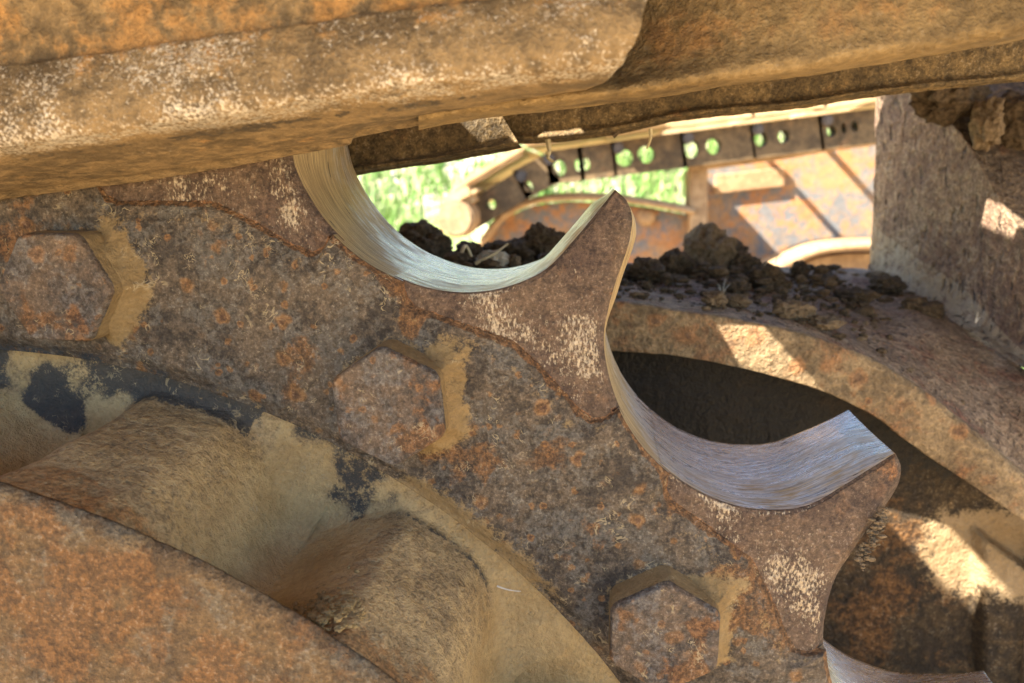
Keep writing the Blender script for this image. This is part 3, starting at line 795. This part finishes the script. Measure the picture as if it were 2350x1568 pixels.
def arch():
    rows = [[(u, v - 4, YF + .030) for u, v in low_edge], [(u, v - 3, YF + .012) for u, v in low_edge], [(u, v, YF + .002) for u, v in low_edge], [(u, v - 6, YF) for u, v in low_edge],
            [(0.6 * a[0] + 0.4 * b[0], 0.6 * a[1] + 0.4 * b[1], YF) for a, b in zip(low_edge, top_edge)],
            [(0.2 * a[0] + 0.8 * b[0], 0.2 * a[1] + 0.8 * b[1], YF + .001) for a, b in zip(low_edge, top_edge)],
            [(u, v + 5, YF + .003) for u, v in top_edge], [(u, v - 2, YF + .009) for u, v in top_edge]]
    # the shelf on top runs back and up to the foot of the bracket
    P, T = loft(rows, 420, 120)
    SF, SB = shelf_curves(420); ny = 130; sh = []
    for t in np.linspace(0, 1, ny)[1:]:
        q = SF * (1 - t) + SB * t; q[:, 2] += 0.010 * math.sin(math.pi * t) ** 1.0 * sstep(1900, 2100, np.linspace(900, 2480, 420)); sh.append(q)
    sh.append(sh[-1] + np.array([0, .006, -.03])); sh.append(sh[-1] + np.array([0, .002, -.15]))
    S2 = np.stack(sh, 1)
    full = np.concatenate([P, S2], 1)
    n = normals(full)
    d = 0.0016 * fbm(full, 22, 3, seed=71) + 0.0007 * fbm(full, 110, 4, 0.6, seed=72)
    full = full + n * d[..., None]
    nP = P.shape[1]; m = full.shape[1]
    A = lambda x, y: np.concatenate([np.full((420, nP), x), np.full((420, m - nP), y)], 1)
    mi = np.zeros((419, m - 1), int); mi[:, nP - 6:] = 1
    grid('arch_casting', full, [M['frame'], M['shelf']], frame, {'dust': A(.12, .2) + 0.3 * fbm(full, 18, 3, seed=75), 'rust': A(.1, .1) + 0.5 * fbm(full, 20, 3, seed=76), 'dark': A(0, .3) * (0.6 + 1.2 * fbm(full, 26, 3, seed=77)) * np.concatenate([np.zeros((420, nP)), sstep(0.06, 0.25, np.linspace(0, 1, m - nP))[None] * sstep(.86, .7, np.linspace(0, 1, 420))[:, None]], 1), 'wear': A(0, 0)}, midx=mi.ravel())


arch()


def cavity():
    # back wall of the hollow, close behind the arch, with a raised pad at lower right
    n, m = 260, 220
    us = np.linspace(1150, 2560, n); vs = np.linspace(700, 1720, m)
    P = np.zeros((n, m, 3))
    for i, u in enumerate(us):
        for j, v in enumerate(vs):
            lo = np.interp(u, [p[0] for p in low_edge], [p[1] for p in low_edge])
            P[i, j] = U(u, lo - 40 + (1720 - lo + 40) * j / (m - 1), .452)
    X, Z = P[..., 0], P[..., 2]
    UU = us[:, None] + 0 * vs[None]; lo_ = np.interp(us, [p[0] for p in low_edge], [p[1] for p in low_edge])[:, None]; VV = lo_ - 40 + (1760 - lo_) * np.linspace(0, 1, m)[None]
    pad = sstep(0, 1, (UU - 2225) / 22.0) * sstep(1, 0, (VV - (1215 + (UU - 2225) * 0.75) ) / -22.0) 
    P[..., 1] -= 0.010 * pad
    P[..., 1] += -0.0022 * fbm(P, 14, 3, seed=81) - 0.0009 * fbm(P, 70, 4, 0.6, seed=82)
    grid('hollow_wall', P, M['cavity'], frame, {'dust': 0.25 * fbm(P, 14, 3, seed=84) + 0.9 * sstep(1990, 2200, UU) * sstep(1080, 1240, VV) * sstep(1470, 1300, VV), 'rust': 0.15 + 0.7 * fbm(P, 12, 3, seed=85), 'dark': -0.5 * sstep(1990, 2200, UU) * sstep(1080, 1240, VV) * sstep(1470, 1300, VV) + 0.15 + 0.75 * sstep(1180, 980, VV) + 0.4 * fbm(P, 14, 3, seed=86), 'wear': 0 * X}, flip=True)  # paler tone brightens the sun strip; darker tone paints shade above


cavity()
# unseen sheets added round the hollow to block light and darken it
def shade_sheet(name, corners, mat, n=60):
    a, b, c, d = [np.array(p, float) for p in corners]; u, v = np.meshgrid(np.linspace(0, 1, n), np.linspace(0, 1, n), indexing='ij'); u = u[..., None]; v = v[..., None]
    P = a * (1 - u) * (1 - v) + b * u * (1 - v) + c * u * v + d * (1 - u) * v
    P = P + normals(P) * (0.003 * fbm(P, 14, 4, seed=87))[..., None]
    grid(name, P, mat, frame)
shade_sheet('rear_shade_sheet', [(-.62, .47, .10), (.02, .47, .10), (.02, .47, .80), (-.62, .47, .80)], M['cavity'])
shade_sheet('bottom_shade_sheet', [(-.05, .465, .575), (.62, .465, .575), (.62, .362, .560), (-.05, .362, .560)], M['cavity'])
shade_sheet('end_shade_sheet', [(.44, .36, .55), (.44, .50, .55), (.44, .50, .72), (.44, .36, .66)], M['cavity'])


def bracket():
    # tall dusty bracket: left-facing face, sloping top
    rows = [
        [(2012, 150, .66), (2004, 420, .66), (1999, 600, .66)],
        [(2022, 150, .652), (2012, 420, .652), (2003, 604, .652), (1994, 622, .648)],
        [(2105, 205, .60), (2095, 460, .60), (2080, 640, .60), (2060, 676, .59)],
        [(2215, 325, .545), (2215, 540, .545), (2212, 705, .545), (2200, 745, .53)],
        [(2330, 520, .495), (2330, 660, .495), (2330, 790, .495), (2325, 830, .475)],
        [(2440, 700, .455), (2440, 800, .455), (2440, 860, .455), (2440, 905, .435)]]
    P, T = loft(rows, 160, 260)
    P = P.transpose(1, 0, 2)                     # along x, then down
    n = normals(P); d = 0.0018 * fbm(P, 25, 3, seed=91) + 0.0012 * fbm(P * np.array([1, 1, .45]), 150, 4, 0.6, seed=92)
    P2 = P + n * d[..., None]
    # brown front face to the right of the slanting edge
    topedge = P2[:, 0]
    far_u = np.array([U(2620, v, y) for v, y in zip(np.linspace(60, 560, len(topedge)), np.linspace(.60, .50, len(topedge)))])
    tops = [topedge * (1 - t) + far_u * t for t in np.linspace(0, 1, 120)[::-1]]
    TP = np.stack(tops[:-1], 1)
    nt_ = normals(TP); TP = TP + nt_ * (0.0022 * fbm(TP, 25, 3, seed=94) + 0.0009 * fbm(TP, 120, 4, .6, seed=95))[..., None]
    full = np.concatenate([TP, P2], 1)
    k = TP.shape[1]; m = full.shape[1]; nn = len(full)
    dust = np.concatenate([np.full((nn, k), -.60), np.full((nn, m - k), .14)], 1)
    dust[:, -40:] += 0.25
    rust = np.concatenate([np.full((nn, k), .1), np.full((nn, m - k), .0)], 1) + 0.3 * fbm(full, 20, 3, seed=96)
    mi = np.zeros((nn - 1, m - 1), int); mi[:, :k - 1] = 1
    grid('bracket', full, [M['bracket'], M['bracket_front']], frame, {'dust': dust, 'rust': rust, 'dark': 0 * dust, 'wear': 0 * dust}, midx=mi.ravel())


bracket()

# ------------------------------------------------------------------ far track frame and chain, across the machine
ff = tag(empty('far_undercarriage', (0.3, 1.5, 0.5)), 'blurred far undercarriage with rust and blue grey panels and bright flange', 'undercarriage')
YP = 1.52
prism('lower_panel', [(1075, 640), (1100, 560), (1150, 505), (1215, 475), (1300, 465), (1400, 468), (1500, 480), (1590, 498), (1590, 760), (1075, 760)], M['f_rust'], .06, ff, Y=YP)
band('top_bar', [(1085, 590), (1112, 545), (1150, 498), (1210, 466), (1300, 453), (1400, 456), (1500, 468), (1594, 486)], 17, M['f_bar'], .10, ff, Y=YP - .05)
prism('post', [(1583, 392), (1624, 384), (1624, 760), (1583, 760)], M['f_bar'], .09, ff, .004, Y=YP - .04)
prism('recessed_panel', [(1620, 372), (1800, 352), (2100, 318), (2100, 760), (1620, 760)], M['f_rust'], .03, ff, Y=YP + .08)
prism('top_flange', [(1580, 370), (1800, 340), (1900, 318), (2100, 290), (2100, 322), (1900, 348), (1800, 366), (1580, 396)], M['f_bar'], .03, ff, .004, Y=YP - .04)
prism('welded_strip', [(1640, 402), (1800, 384), (1800, 428), (1640, 446)], M['f_bar'], .012, ff, .002, Y=YP + .066)
band('lower_flange', [(1770, 625), (1830, 597), (1880, 577), (1940, 568), (2020, 565), (2120, 565)], 22, M['f_bar'], .12, ff, Y=YP - .09)
prism('lower_box', [(1760, 640), (1830, 612), (1880, 592), (1940, 584), (2120, 580), (2120, 760), (1760, 760)], M['f_bar'], .05, ff, Y=YP - .03)
o = bmesh.new(); bmesh.ops.create_uvsphere(o, u_segments=16, v_segments=10, radius=.018)
me = bpy.data.meshes.new('rivet'); o.to_mesh(me); o.free(); me.materials.append(M['f_bar'])
r_ = link('rivet', me, ff); r_.location = U(1482, 498, YP - .004)

fc = tag(empty('far_track_chain', (0.3, 1.4, 1.0)), 'blurred far track chain with dark links and pairs of holes showing green', 'track chain')
YC = 1.43


def far_link(p0, p1, h0, h1, holes, Y=YC):
    """link plate between two pins; p = (u, v) of its middle line; h = half heights; holes = list of (t, rx, ry)"""
    bm = bmesh.new(); A = np.array(p0, float); B = np.array(p1, float)
    ax = (B - A); ln = np.linalg.norm(ax); ax /= ln; nr = np.array([-ax[1], ax[0]])
    if nr[1] > 0: nr = -nr
    def pt(x, y, dy): q = A + ax * x + nr * y; p = U(q[0], q[1], Y); return bm.verts.new((p[0], p[1] + dy, p[2]))
    H = lambda x: h0 + (h1 - h0) * x / ln
    cells = []; x = 0.0
    for (t, rx, ry, vy) in holes:
        c = t * ln; cells.append(('s', x, c - rx - 5)); cells.append(('h', c - rx - 5, c + rx + 5, c, rx, ry, vy)); x = c + rx + 5
    cells.append(('s', x, ln))
    for c in cells:
        if c[0] == 's':
            o_ = [(c[1], -H(c[1])), (c[2], -H(c[2])), (c[2], H(c[2])), (c[1], H(c[1]))]
            a = [pt(x_, y_, 0) for x_, y_ in o_]; b = [pt(x_, y_, .045) for x_, y_ in o_]
            bm.faces.new(a); bm.faces.new(b[::-1])
            for i in (0, 2): bm.faces.new((a[i], b[i], b[i + 1], a[i + 1]))
        else:
            x0, x1, cx, rx, ry, vy = c[1:]
            hi = []; ou = []
            for k in range(16):
                an = 2 * math.pi * k / 16; hi.append((cx + rx * math.cos(an), vy + ry * math.sin(an)))
                m = max(abs(math.cos(an)), abs(math.sin(an))); ox = (x0 + x1) / 2 + (x1 - x0) / 2 * math.cos(an) / m; oy = H(cx) * math.sin(an) / m; ou.append((ox, oy))
            a = [pt(*q, 0) for q in hi]; b = [pt(*q, 0) for q in ou]; a2 = [pt(*q, .045) for q in hi]; b2 = [pt(*q, .045) for q in ou]
            for k in range(16):
                j = (k + 1) % 16
                bm.faces.new((a[k], b[k], b[j], a[j])); bm.faces.new((a2[k], a2[j], b2[j], b2[k])); bm.faces.new((a[k], a[j], a2[j], a2[k])); bm.faces.new((b[k], b2[k], b2[j], b[j]))
    bmesh.ops.recalc_face_normals(bm, faces=bm.faces)
    me = bpy.data.meshes.new('track_link'); bm.to_mesh(me); bm.free(); me.materials.append(M['f_link'])
    return link('track_link', me, fc)


def pin(u, v, r, parent, Y=YC):
    bm = bmesh.new(); bmesh.ops.create_cone(bm, cap_ends=True, segments=24, radius1=r / F * Y, radius2=r / F * Y * 0.9, depth=.07)
    bmesh.ops.rotate(bm, verts=bm.verts, cent=(0, 0, 0), matrix=Matrix.Rotation(math.radians(90), 3, 'X'))
    bmesh.ops.bevel(bm, geom=[e for e in bm.edges if len(e.link_faces) == 2 and e.calc_face_angle() > 1], offset=.004, segments=2, affect='EDGES')
    me = bpy.data.meshes.new('pin'); bm.to_mesh(me); bm.free(); me.materials.append(M['f_pin'])
    o = link('pin', me, parent); o.location = U(u, v, Y - .01); o.matrix_parent_inverse = Matrix.Identity(4)
    o.location = Vector(U(u, v + (7 if r < 20 else 0), Y + (.022 if r < 20 else -.04))) - Vector(fc.location); return o


far_link((1060, 510), (1205, 420), 30, 34, [(.45, 12, 12, 0)])
far_link((1190, 425), (1270, 385), 36, 36, [(.2, 11, 11, -14)])
far_link((1255, 386), (1412, 366), 38, 40, [(.17, 16, 19, -4), (.45, 8, 14, -2), (.56, 10, 14, -2)])
far_link((1405, 366), (1572, 344), 40, 41, [(.17, 20, 20, 0), (.47, 20, 20, 1)])
far_link((1566, 345), (1730, 324), 40, 40, [(.13, 19, 21, 0), (.44, 18, 19, 0)])
far_link((1724, 325), (1888, 304), 40, 40, [(.14, 16, 18, 2), (.46, 14, 16, 2)])
far_link((1880, 305), (2050, 284), 40, 40, [(.17, 12, 14, 0), (.33, 7, 13, 3), (.48, 9, 13, 4)])
for u, v, r in ((1200, 398, 17), (1262, 360, 16), (1418, 334, 16), (1575, 312, 16), (1732, 292, 16), (1888, 272, 15), (1082, 478, 14)): pin(u, v, r * .8, fc)
ro_ = pin(1052, 500, 44, fc); ro_.name = 'roller'; ro_.data.materials[0] = M['f_bar']


def far_shoe(p0, p1, th=14, Y0=1.40, Y1=1.85, opening=None):
    """grouser plate seen along its near edge"""
    a = U(p0[0], p0[1], Y0); b = U(p1[0], p1[1], Y0); d = (b - a) / np.linalg.norm(b - a); nrm = np.array([-d[2], 0, d[0]]); t = th / F * Y0
    bm = bmesh.new()
    prof = [(0, 0), (1, 0), (1, t), (0, t)]
    def block(x0, x1, ya, yb):
        A = [bm.verts.new(a + (b - a) * (x0 + (x1 - x0) * x) + nrm * y + np.array([0, ya, 0])) for x, y in prof]; B = [bm.verts.new(a + (b - a) * (x0 + (x1 - x0) * x) + nrm * y + np.array([0, yb, 0])) for x, y in prof]
        bm.faces.new(A); bm.faces.new(B[::-1])
        for i in range(4): bm.faces.new((A[i], B[i], B[(i + 1) % 4], A[(i + 1) % 4]))
    if opening is None: block(0, 1, 0, Y1 - Y0)
    else:
        # one-piece plate round an opening added to let sun onto the panel
        xs = (0.0, 0.002, 0.998, 1.0); ys = (0.0, opening[0], opening[1], Y1 - Y0); g = {}
        for k, z in enumerate((0, t)):
            for ix, x in enumerate(xs):
                for iy, y in enumerate(ys): g[ix, iy, k] = bm.verts.new(a + (b - a) * x + nrm * z + np.array([0, y, 0]))
        for ix in range(3):
            for iy in range(3):
                if (ix, iy) == (1, 1): continue
                for k in (0, 1): bm.faces.new((g[ix, iy, k], g[ix + 1, iy, k], g[ix + 1, iy + 1, k], g[ix, iy + 1, k]))
        for q in range(3):
            for e in (0, 3):
                bm.faces.new((g[q, e, 0], g[q + 1, e, 0], g[q + 1, e, 1], g[q, e, 1])); bm.faces.new((g[e, q, 0], g[e, q + 1, 0], g[e, q + 1, 1], g[e, q, 1]))
        for e in (1, 2):
            bm.faces.new((g[1, e, 0], g[2, e, 0], g[2, e, 1], g[1, e, 1])); bm.faces.new((g[e, 1, 0], g[e, 2, 0], g[e, 2, 1], g[e, 1, 1]))
    bmesh.ops.recalc_face_normals(bm, faces=bm.faces)
    if opening is None: bmesh.ops.bevel(bm, geom=list(bm.edges), offset=t * .4, segments=2, affect='EDGES')
    me = bpy.data.meshes.new('track_shoe'); bm.to_mesh(me); bm.free(); me.materials.append(M['f_shoe'])
    return link('track_shoe', me, fc)


far_shoe((1012, 500), (1100, 455), 40, 1.36)
far_shoe((1040, 450), (1205, 352), 22)
far_shoe((1200, 338), (1345, 318)); far_shoe((1330, 318), (1500, 296)); far_shoe((1385, 314), (1535, 290), 16, 1.37); far_shoe((1535, 294), (1732, 268), opening=(.06, .24)); far_shoe((1725, 270), (1898, 246), opening=(.06, .24)); far_shoe((1890, 250), (2060, 226), opening=(.06, .24)); far_shoe((2055, 228), (2230, 204)); far_shoe((2225, 206), (2400, 182))

# ------------------------------------------------------------------ soil, stones, straw
SHF, SHB = shelf_curves(400)
_tt = np.linspace(0, 1, 60)
SGRID = (SHF[:, None] * (1 - _tt[None, :, None]) + SHB[:, None] * _tt[None, :, None])
_d = SGRID - CAM; _z = _d @ FW
SUV = np.stack([CU + F * (_d @ RT) / _z, CV - F * (_d @ UP) / _z], -1)


def on_shelf(u, v):
    k = np.argmin(((SUV - np.array([u, v])) ** 2).sum(-1)); return SGRID.reshape(-1, 3)[k]


def clod(name, loc, r, mat, seed, squash=(1, 1, .8), rough=0.6, sub=5):
    bm = bmesh.new(); bmesh.ops.create_icosphere(bm, subdivisions=sub, radius=1.0)
    V = np.array([x.co[:] for x in bm.verts])
    f = 1 + rough * fbm(V, 1.1, 3, 0.6, seed=seed) + 0.34 * fbm(V, 2.6, 4, 0.65, seed=seed + 1) - 0.30 * np.abs(fbm(V, 2.1, 3, 0.6, seed=seed + 2)) + 0.10 * np.round(3 * fbm(V, 1.8, 2, seed=seed + 4)) / 3
    V = V * np.maximum(f, .35)[:, None] * np.array(squash) * r * 1.12
    for x, q in zip(bm.verts, V): x.co = q
    bmesh.ops.recalc_face_normals(bm, faces=bm.faces)
    for fc_ in bm.faces: fc_.smooth = True
    me = bpy.data.meshes.new(name); bm.to_mesh(me); bm.free(); me.materials.append(mat)
    o = link(name, me); o.location = loc; o.rotation_euler = (0, 0, seed * 1.3); return o


def px(r, Y): return r / F * Y


big = [
    (975, 530, .47, 62, (1.1, .8, .75), 'clod', 'dark earth clod at the left end of the shelf, framed by the curved tooth gap'),
    (1075, 562, .465, 44, (1.2, .8, .6), 'clod', 'dark earth clod beside the straw, behind the curved tooth gap'),
    (1165, 566, .47, 46, (1.2, .9, .65), 'clod', 'dark earth clod just behind the pale stone'),
    (1246, 566, .475, 46, (1.0, .8, .95), 'clod', 'pointed dark earth clod left of the sharp tooth tip'),
    (1310, 596, .48, 36, (1.2, .9, .6), 'clod', 'low dark earth clod directly behind the sharp tooth'),
    (1625, 588, .53, 62, (1.05, .8, .95), 'clod2', 'largest earth clod crowning the pile right of the sharp tooth'),
    (1680, 566, .56, 34, (1.0, .8, .8), 'clod', 'dark clod leaning on the right of the largest clod'),
    (1700, 612, .52, 34, (1.1, .8, .8), 'clod', 'smooth dark lump below and right of the largest clod'),
    (1545, 610, .52, 40, (1.1, .8, .8), 'clod', 'dark clod left of the largest clod on the pile'),
    (1480, 622, .51, 40, (1.4, .9, .6), 'clod', 'flat dark clod at the left foot of the pile next to the tooth'),
    (1755, 640, .52, 36, (1.2, .8, .8), 'clod', 'brown clod in the middle of the row running right from the pile'),
    (1835, 625, .55, 20, (.9, .8, 1.1), 'clod', 'small upright clod at the right end of the pile'),
    (1690, 655, .50, 26, (1.5, 1, .5), 'clod', 'low brown clod in front of the pile'),
    (1640, 688, .47, 24, (1.2, 1, .7), 'clod2', 'pale crumb under the tuft of white root hairs'),
    (1690, 690, .465, 22, (1.4, 1, .6), 'clod2', 'pale crumb just right of the root hair tuft'),
    (1820, 715, .47, 30, (1.3, 1, .7), 'clod2', 'round tan crumb near the front lip of the shelf'),
    (1895, 742, .455, 26, (1.6, 1, .6), 'clod2', 'gravelly pale crumb on the front lip of the shelf'),
    (2035, 655, .56, 30, (1.3, 1, .7), 'clod', 'dark clod near the foot of the bracket'),
    (1960, 675, .54, 26, (1.7, 1, .5), 'clod', 'flat dark clod left of the bracket foot'),
    (2110, 715, .52, 36, (1.2, 1, .75), 'clod', 'rounded brown clod at the right end of the shelf'),
    (2190, 232, .555, 62, (1.4, .7, .6), 'clod', 'wide black mud slab wedged under the chain on the bracket'),
    (2262, 285, .535, 46, (.9, .6, 1.0), 'clod2', 'brown mud lump on the bracket top under the black slab'),
    (2335, 290, .55, 56, (.9, .7, 1.0), 'clod', 'dark mud lump at the right edge on the bracket top'),
]
for i, (u, v, Y, r, sq, mt_, lab) in enumerate(big):
    if u > 2140 and v < 400: loc = U(u, v, Y); rr_ = px(r, Y)
    else:
        b_ = on_shelf(u, max(v + r * 0.62, 616)); Y = b_[1]; rr_ = px(r, Y); tv = U(u, v, Y); loc = np.array([tv[0], Y, max(min(tv[2], b_[2] + 1.1 * rr_ * sq[2]), b_[2] + 0.45 * rr_ * sq[2])])
    tag(clod('soil_clod', loc, rr_, M[mt_], 100 + i * 3, sq), lab, 'clod')
tag(clod('pale_stone', U(1132, 594, .468), px(30, .46), M['stone'], 222, (1.3, .8, .6), 0.25), 'pale smooth stone lying in the curved tooth gap among dark clods', 'stone')
tag(clod('sandy_stone', U(1178, 600, .466), px(20, .46), M['clod2'], 231, (1.2, .8, .7), 0.35), 'small sandy stone touching the pale smooth stone', 'stone')

# crumbs nobody would count
def crumbs(name, spots, mat, seed, rough=0.75):
    base = bmesh.new(); bmesh.ops.create_icosphere(base, subdivisions=2, radius=1.0)
    bv = np.array([x.co[:] for x in base.verts]); bf = np.array([[v.index for v in f.verts] for f in base.faces]); base.free()
    V = []; Fc = []; rg = np.random.default_rng(seed)
    for i, (p, r) in enumerate(spots):
        f = np.maximum(.4, 1 + rough * fbm(bv + i * 3.1, 1.5, 3, 0.6, seed=seed))
        Fc.append(bf + len(V) * len(bv)); V.append(bv * f[:, None] * r * np.array([rg.uniform(.8, 1.7), rg.uniform(.8, 1.3), rg.uniform(.5, .9)]) + p)
    return mesh_np(name, np.concatenate(V), np.concatenate(Fc), mat, smooth=False)


def shelf_point(u, t):
    """point on the shelf top, u along the lip, t from lip (0) to back (1)"""
    k = np.clip((u - 900) / (2480 - 900), 0, 1) * (len(SHF) - 1); k = int(k)
    return SHF[k] * (1 - t) + SHB[k] * t


sp = []; sp2 = []
for i in range(2600):
    u = RNG.uniform(920, 2250); t = RNG.beta(1.6, 1.7)
    dens = 1.0 if u < 1850 else 0.55
    if RNG.random() > dens: continue
    q = shelf_point(u, t); r = 0.0005 + 0.0045 * RNG.random() ** 6 * (0.4 + 0.6 * t)
    (sp if RNG.random() < 0.72 else sp2).append((q + np.array([0, 0, r * .5]), r))
# pile base
for i in range(260):
    c = [(1600, .45, 190), (1080, .30, 160), (1800, .45, 150), (1250, .35, 90)][RNG.integers(4)]
    u = RNG.normal(c[0], c[2] * .5); t = np.clip(RNG.normal(c[1], .12), 0.1, .9); q = shelf_point(u, t)
    hgt = max(0, 1 - abs(u - c[0]) / c[2]) * 0.016
    r = .001 + .0036 * RNG.random() ** 2; sp.append((q + np.array([0, 0, RNG.uniform(0, hgt)]), r))
tag(crumbs('soil_crumbs', sp, M['clod'], 5), 'scatter of dark crumbled soil on the frame shelf', 'soil', kind='stuff')
tag(crumbs('dust_crumbs', sp2, M['clod2'], 6), 'scatter of pale dusty crumbs on the frame shelf', 'soil', kind='stuff')
# crumbled dirt packed against the cover plate and in the hub hollow
sp3 = []
for i in range(380):
    a = 57.9 + RNG.normal(0, 1.0); y = .1895 + abs(RNG.normal(0, .011)); dt_ = ((a - 74.4 + 12.6) % 21.18) - 12.6
    r_ = 0.2640 + 0.0328 * float(lobe(dt_)) + 0.0015 + RNG.uniform(-.001, .0045) * math.exp(-((y - .19) / .012) ** 2)
    sp3.append((pol(np.array(a), np.array(r_), y), RNG.uniform(.0003, .0006) + .0009 * RNG.random() ** 5))
M['hubdirt'] = soil('packed_tan_dirt', (0.26, 0.185, 0.085), (0.38, 0.27, 0.125))
tag(crumbs('packed_dirt', sp3, M['hubdirt'], 8), 'crumbly tan dirt packed against the cover plate edge between hub lobes', 'dirt', kind='stuff')


def strand(name, pts, r, mat, label=None, cat=None, group=None, parent=None):
    c = smooth_resample(pts, 24); n = 6; P = np.zeros((24, n + 1, 3))
    d = np.gradient(c, axis=0); d /= np.linalg.norm(d, axis=1)[:, None]
    s1 = np.cross(d, [0, 0, 1.0]) + 1e-6; s1 /= np.linalg.norm(s1, axis=1)[:, None]; s2 = np.cross(d, s1)
    tp = np.linspace(1, .45, 24)[:, None]
    for k in range(n + 1):
        a = 2 * math.pi * k / n; P[:, k] = c + (s1 * math.cos(a) + s2 * math.sin(a)) * r * tp
    o = grid(name, P, mat, parent)
    if label: tag(o, label, cat, group)
    return o


mud = []
for i in range(170):
    t = RNG.random() ** 1.4; e = np.array([(2052, 1178), (2046, 1205), (2030, 1228), (2012, 1258), (1996, 1290)]); q = resample(e, 60)[int(t * 59)]
    mud.append((U(q[0] + RNG.normal(-27, 6), q[1] + RNG.normal(0, 12), .2688 + RNG.uniform(0, .003)), .0003 + .0009 * RNG.random() ** 3))
tag(crumbs('mud_crust', mud, M['clod2'], 9), 'flaking dried mud crust on the outer edge of the right tooth', 'mud', kind='stuff')
strand('straw', [U(1090, 605, .455), U(1130, 585, .46), U(1165, 560, .47)], .0012, M['straw'], 'longest dry stalk lying across the clods in the curved tooth gap', 'straw')
strand('straw', [U(1055, 592, .45), U(1062, 572, .455), U(1070, 566, .46), U(1082, 590, .46)], .0016, M['straw'], 'bent pinkish stalk arching up left of the long dry stalk', 'straw')
strand('straw', [U(1752, 612, .53), U(1765, 596, .53), U(1782, 588, .53), U(1778, 606, .53)], .0004, M['straw'], 'thin hooked stalk standing on the clod pile beside the far flange', 'straw')
strand('straw', [U(1256, 318, .375), U(1260, 345, .375), U(1257, 362, .375), U(1270, 372, .375)], .0016, M['straw'], 'frayed straw hanging under the chain near the sunlit patch', 'straw')
strand('straw', [U(1492, 296, .375), U(1492, 318, .375), U(1484, 342, .375)], .0011, M['straw'], 'short curved straw hanging under the chain right of the tooth tip', 'straw')
strand('straw', [U(1405, 312, .365), U(1416, 304, .365), U(1428, 298, .365)], .0018, M['clod'], 'small black scrap hanging from the chain edge above the tooth tip', 'scrap')
strand('straw', [U(1140, 1345, .262), U(1160, 1352, .262), U(1180, 1356, .262), U(1195, 1357, .262)], .00035, M['root'], 'tiny pale fibre stuck on the hub lobe below the middle bolt', 'fibre')
tuft = tag(empty('root_tuft', U(1655, 682, .468)), 'tuft of white root hairs standing on a pale crumb on the shelf', 'roots')
for i in range(12):
    a = RNG.uniform(-.6, .7); L_ = RNG.uniform(22, 50)
    strand('root_hair', [U(1655 + RNG.uniform(-6, 6), 680, .468), U(1655 + L_ * .5 * math.sin(a), 680 - L_ * .5, .468), U(1655 + L_ * math.sin(a), 680 - L_ * math.cos(a), 1.0 * .468 + RNG.uniform(-.004, .004))], .00011, M['root'], parent=tuft)
tuft2 = tag(empty('root_tuft', U(2240, 735, .50)), 'tiny white root tuft at the foot of the bracket near the right edge', 'roots')
for i in range(7):
    a = RNG.uniform(-.2, .9); L_ = RNG.uniform(12, 26)
    strand('root_hair', [U(2238, 742, .50), U(2238 + L_ * .5 * math.sin(a), 742 - L_ * .5, .50), U(2238 + L_ * math.sin(a), 742 - L_ * math.cos(a), .50)], .0002, M['root'], parent=tuft2)

# ------------------------------------------------------------------ grass on the bank
def grass(name, n, mat, label, seed, hmin, hmax):
    rg = np.random.default_rng(seed)
    Y = rg.uniform(2.4, 9, n); X = (rg.uniform(-.6, .75, n)) * Y * 1.0
    Z = bank_h(X, Y)
    dens = fbm(np.stack([X, Y, 0 * X + seed], -1), 1.1, 3, seed=seed); k = dens > -0.02; X, Y, Z = X[k], Y[k], Z[k]; n = len(X)
    h = rg.uniform(hmin, hmax, n); a = rg.uniform(0, 2 * math.pi, n); le = rg.normal(0, .35, (n, 2)) * h[:, None]; wd = rg.uniform(.003, .007, n)
    wx, wy = np.cos(a) * wd, np.sin(a) * wd
    V = np.stack([np.stack([X - wx, Y - wy, Z], -1), np.stack([X + wx, Y + wy, Z], -1), np.stack([X + le[:, 0] * .4 + wx * .8, Y + le[:, 1] * .4 + wy * .8, Z + h * .6], -1),
                  np.stack([X + le[:, 0] * .4 - wx * .8, Y + le[:, 1] * .4 - wy * .8, Z + h * .6], -1), np.stack([X + le[:, 0], Y + le[:, 1], Z + h], -1)], 1)
    b = np.arange(n)[:, None] * 5
    Fc = np.concatenate([b + np.array([[0, 1, 2]]), b + np.array([[0, 2, 3]]), b + np.array([[3, 2, 4]])])
    return tag(mesh_np(name, V.reshape(-1, 3), Fc, mat), label, 'grass', kind='stuff')


grass('grass_blades', 45000, M['grass'], 'bright green grass on the bank beyond the far track', 11, .06, .22)
grass('dry_grass', 22000, M['grass_dry'], 'pale dry grass on the bank beyond the far track', 12, .05, .2)
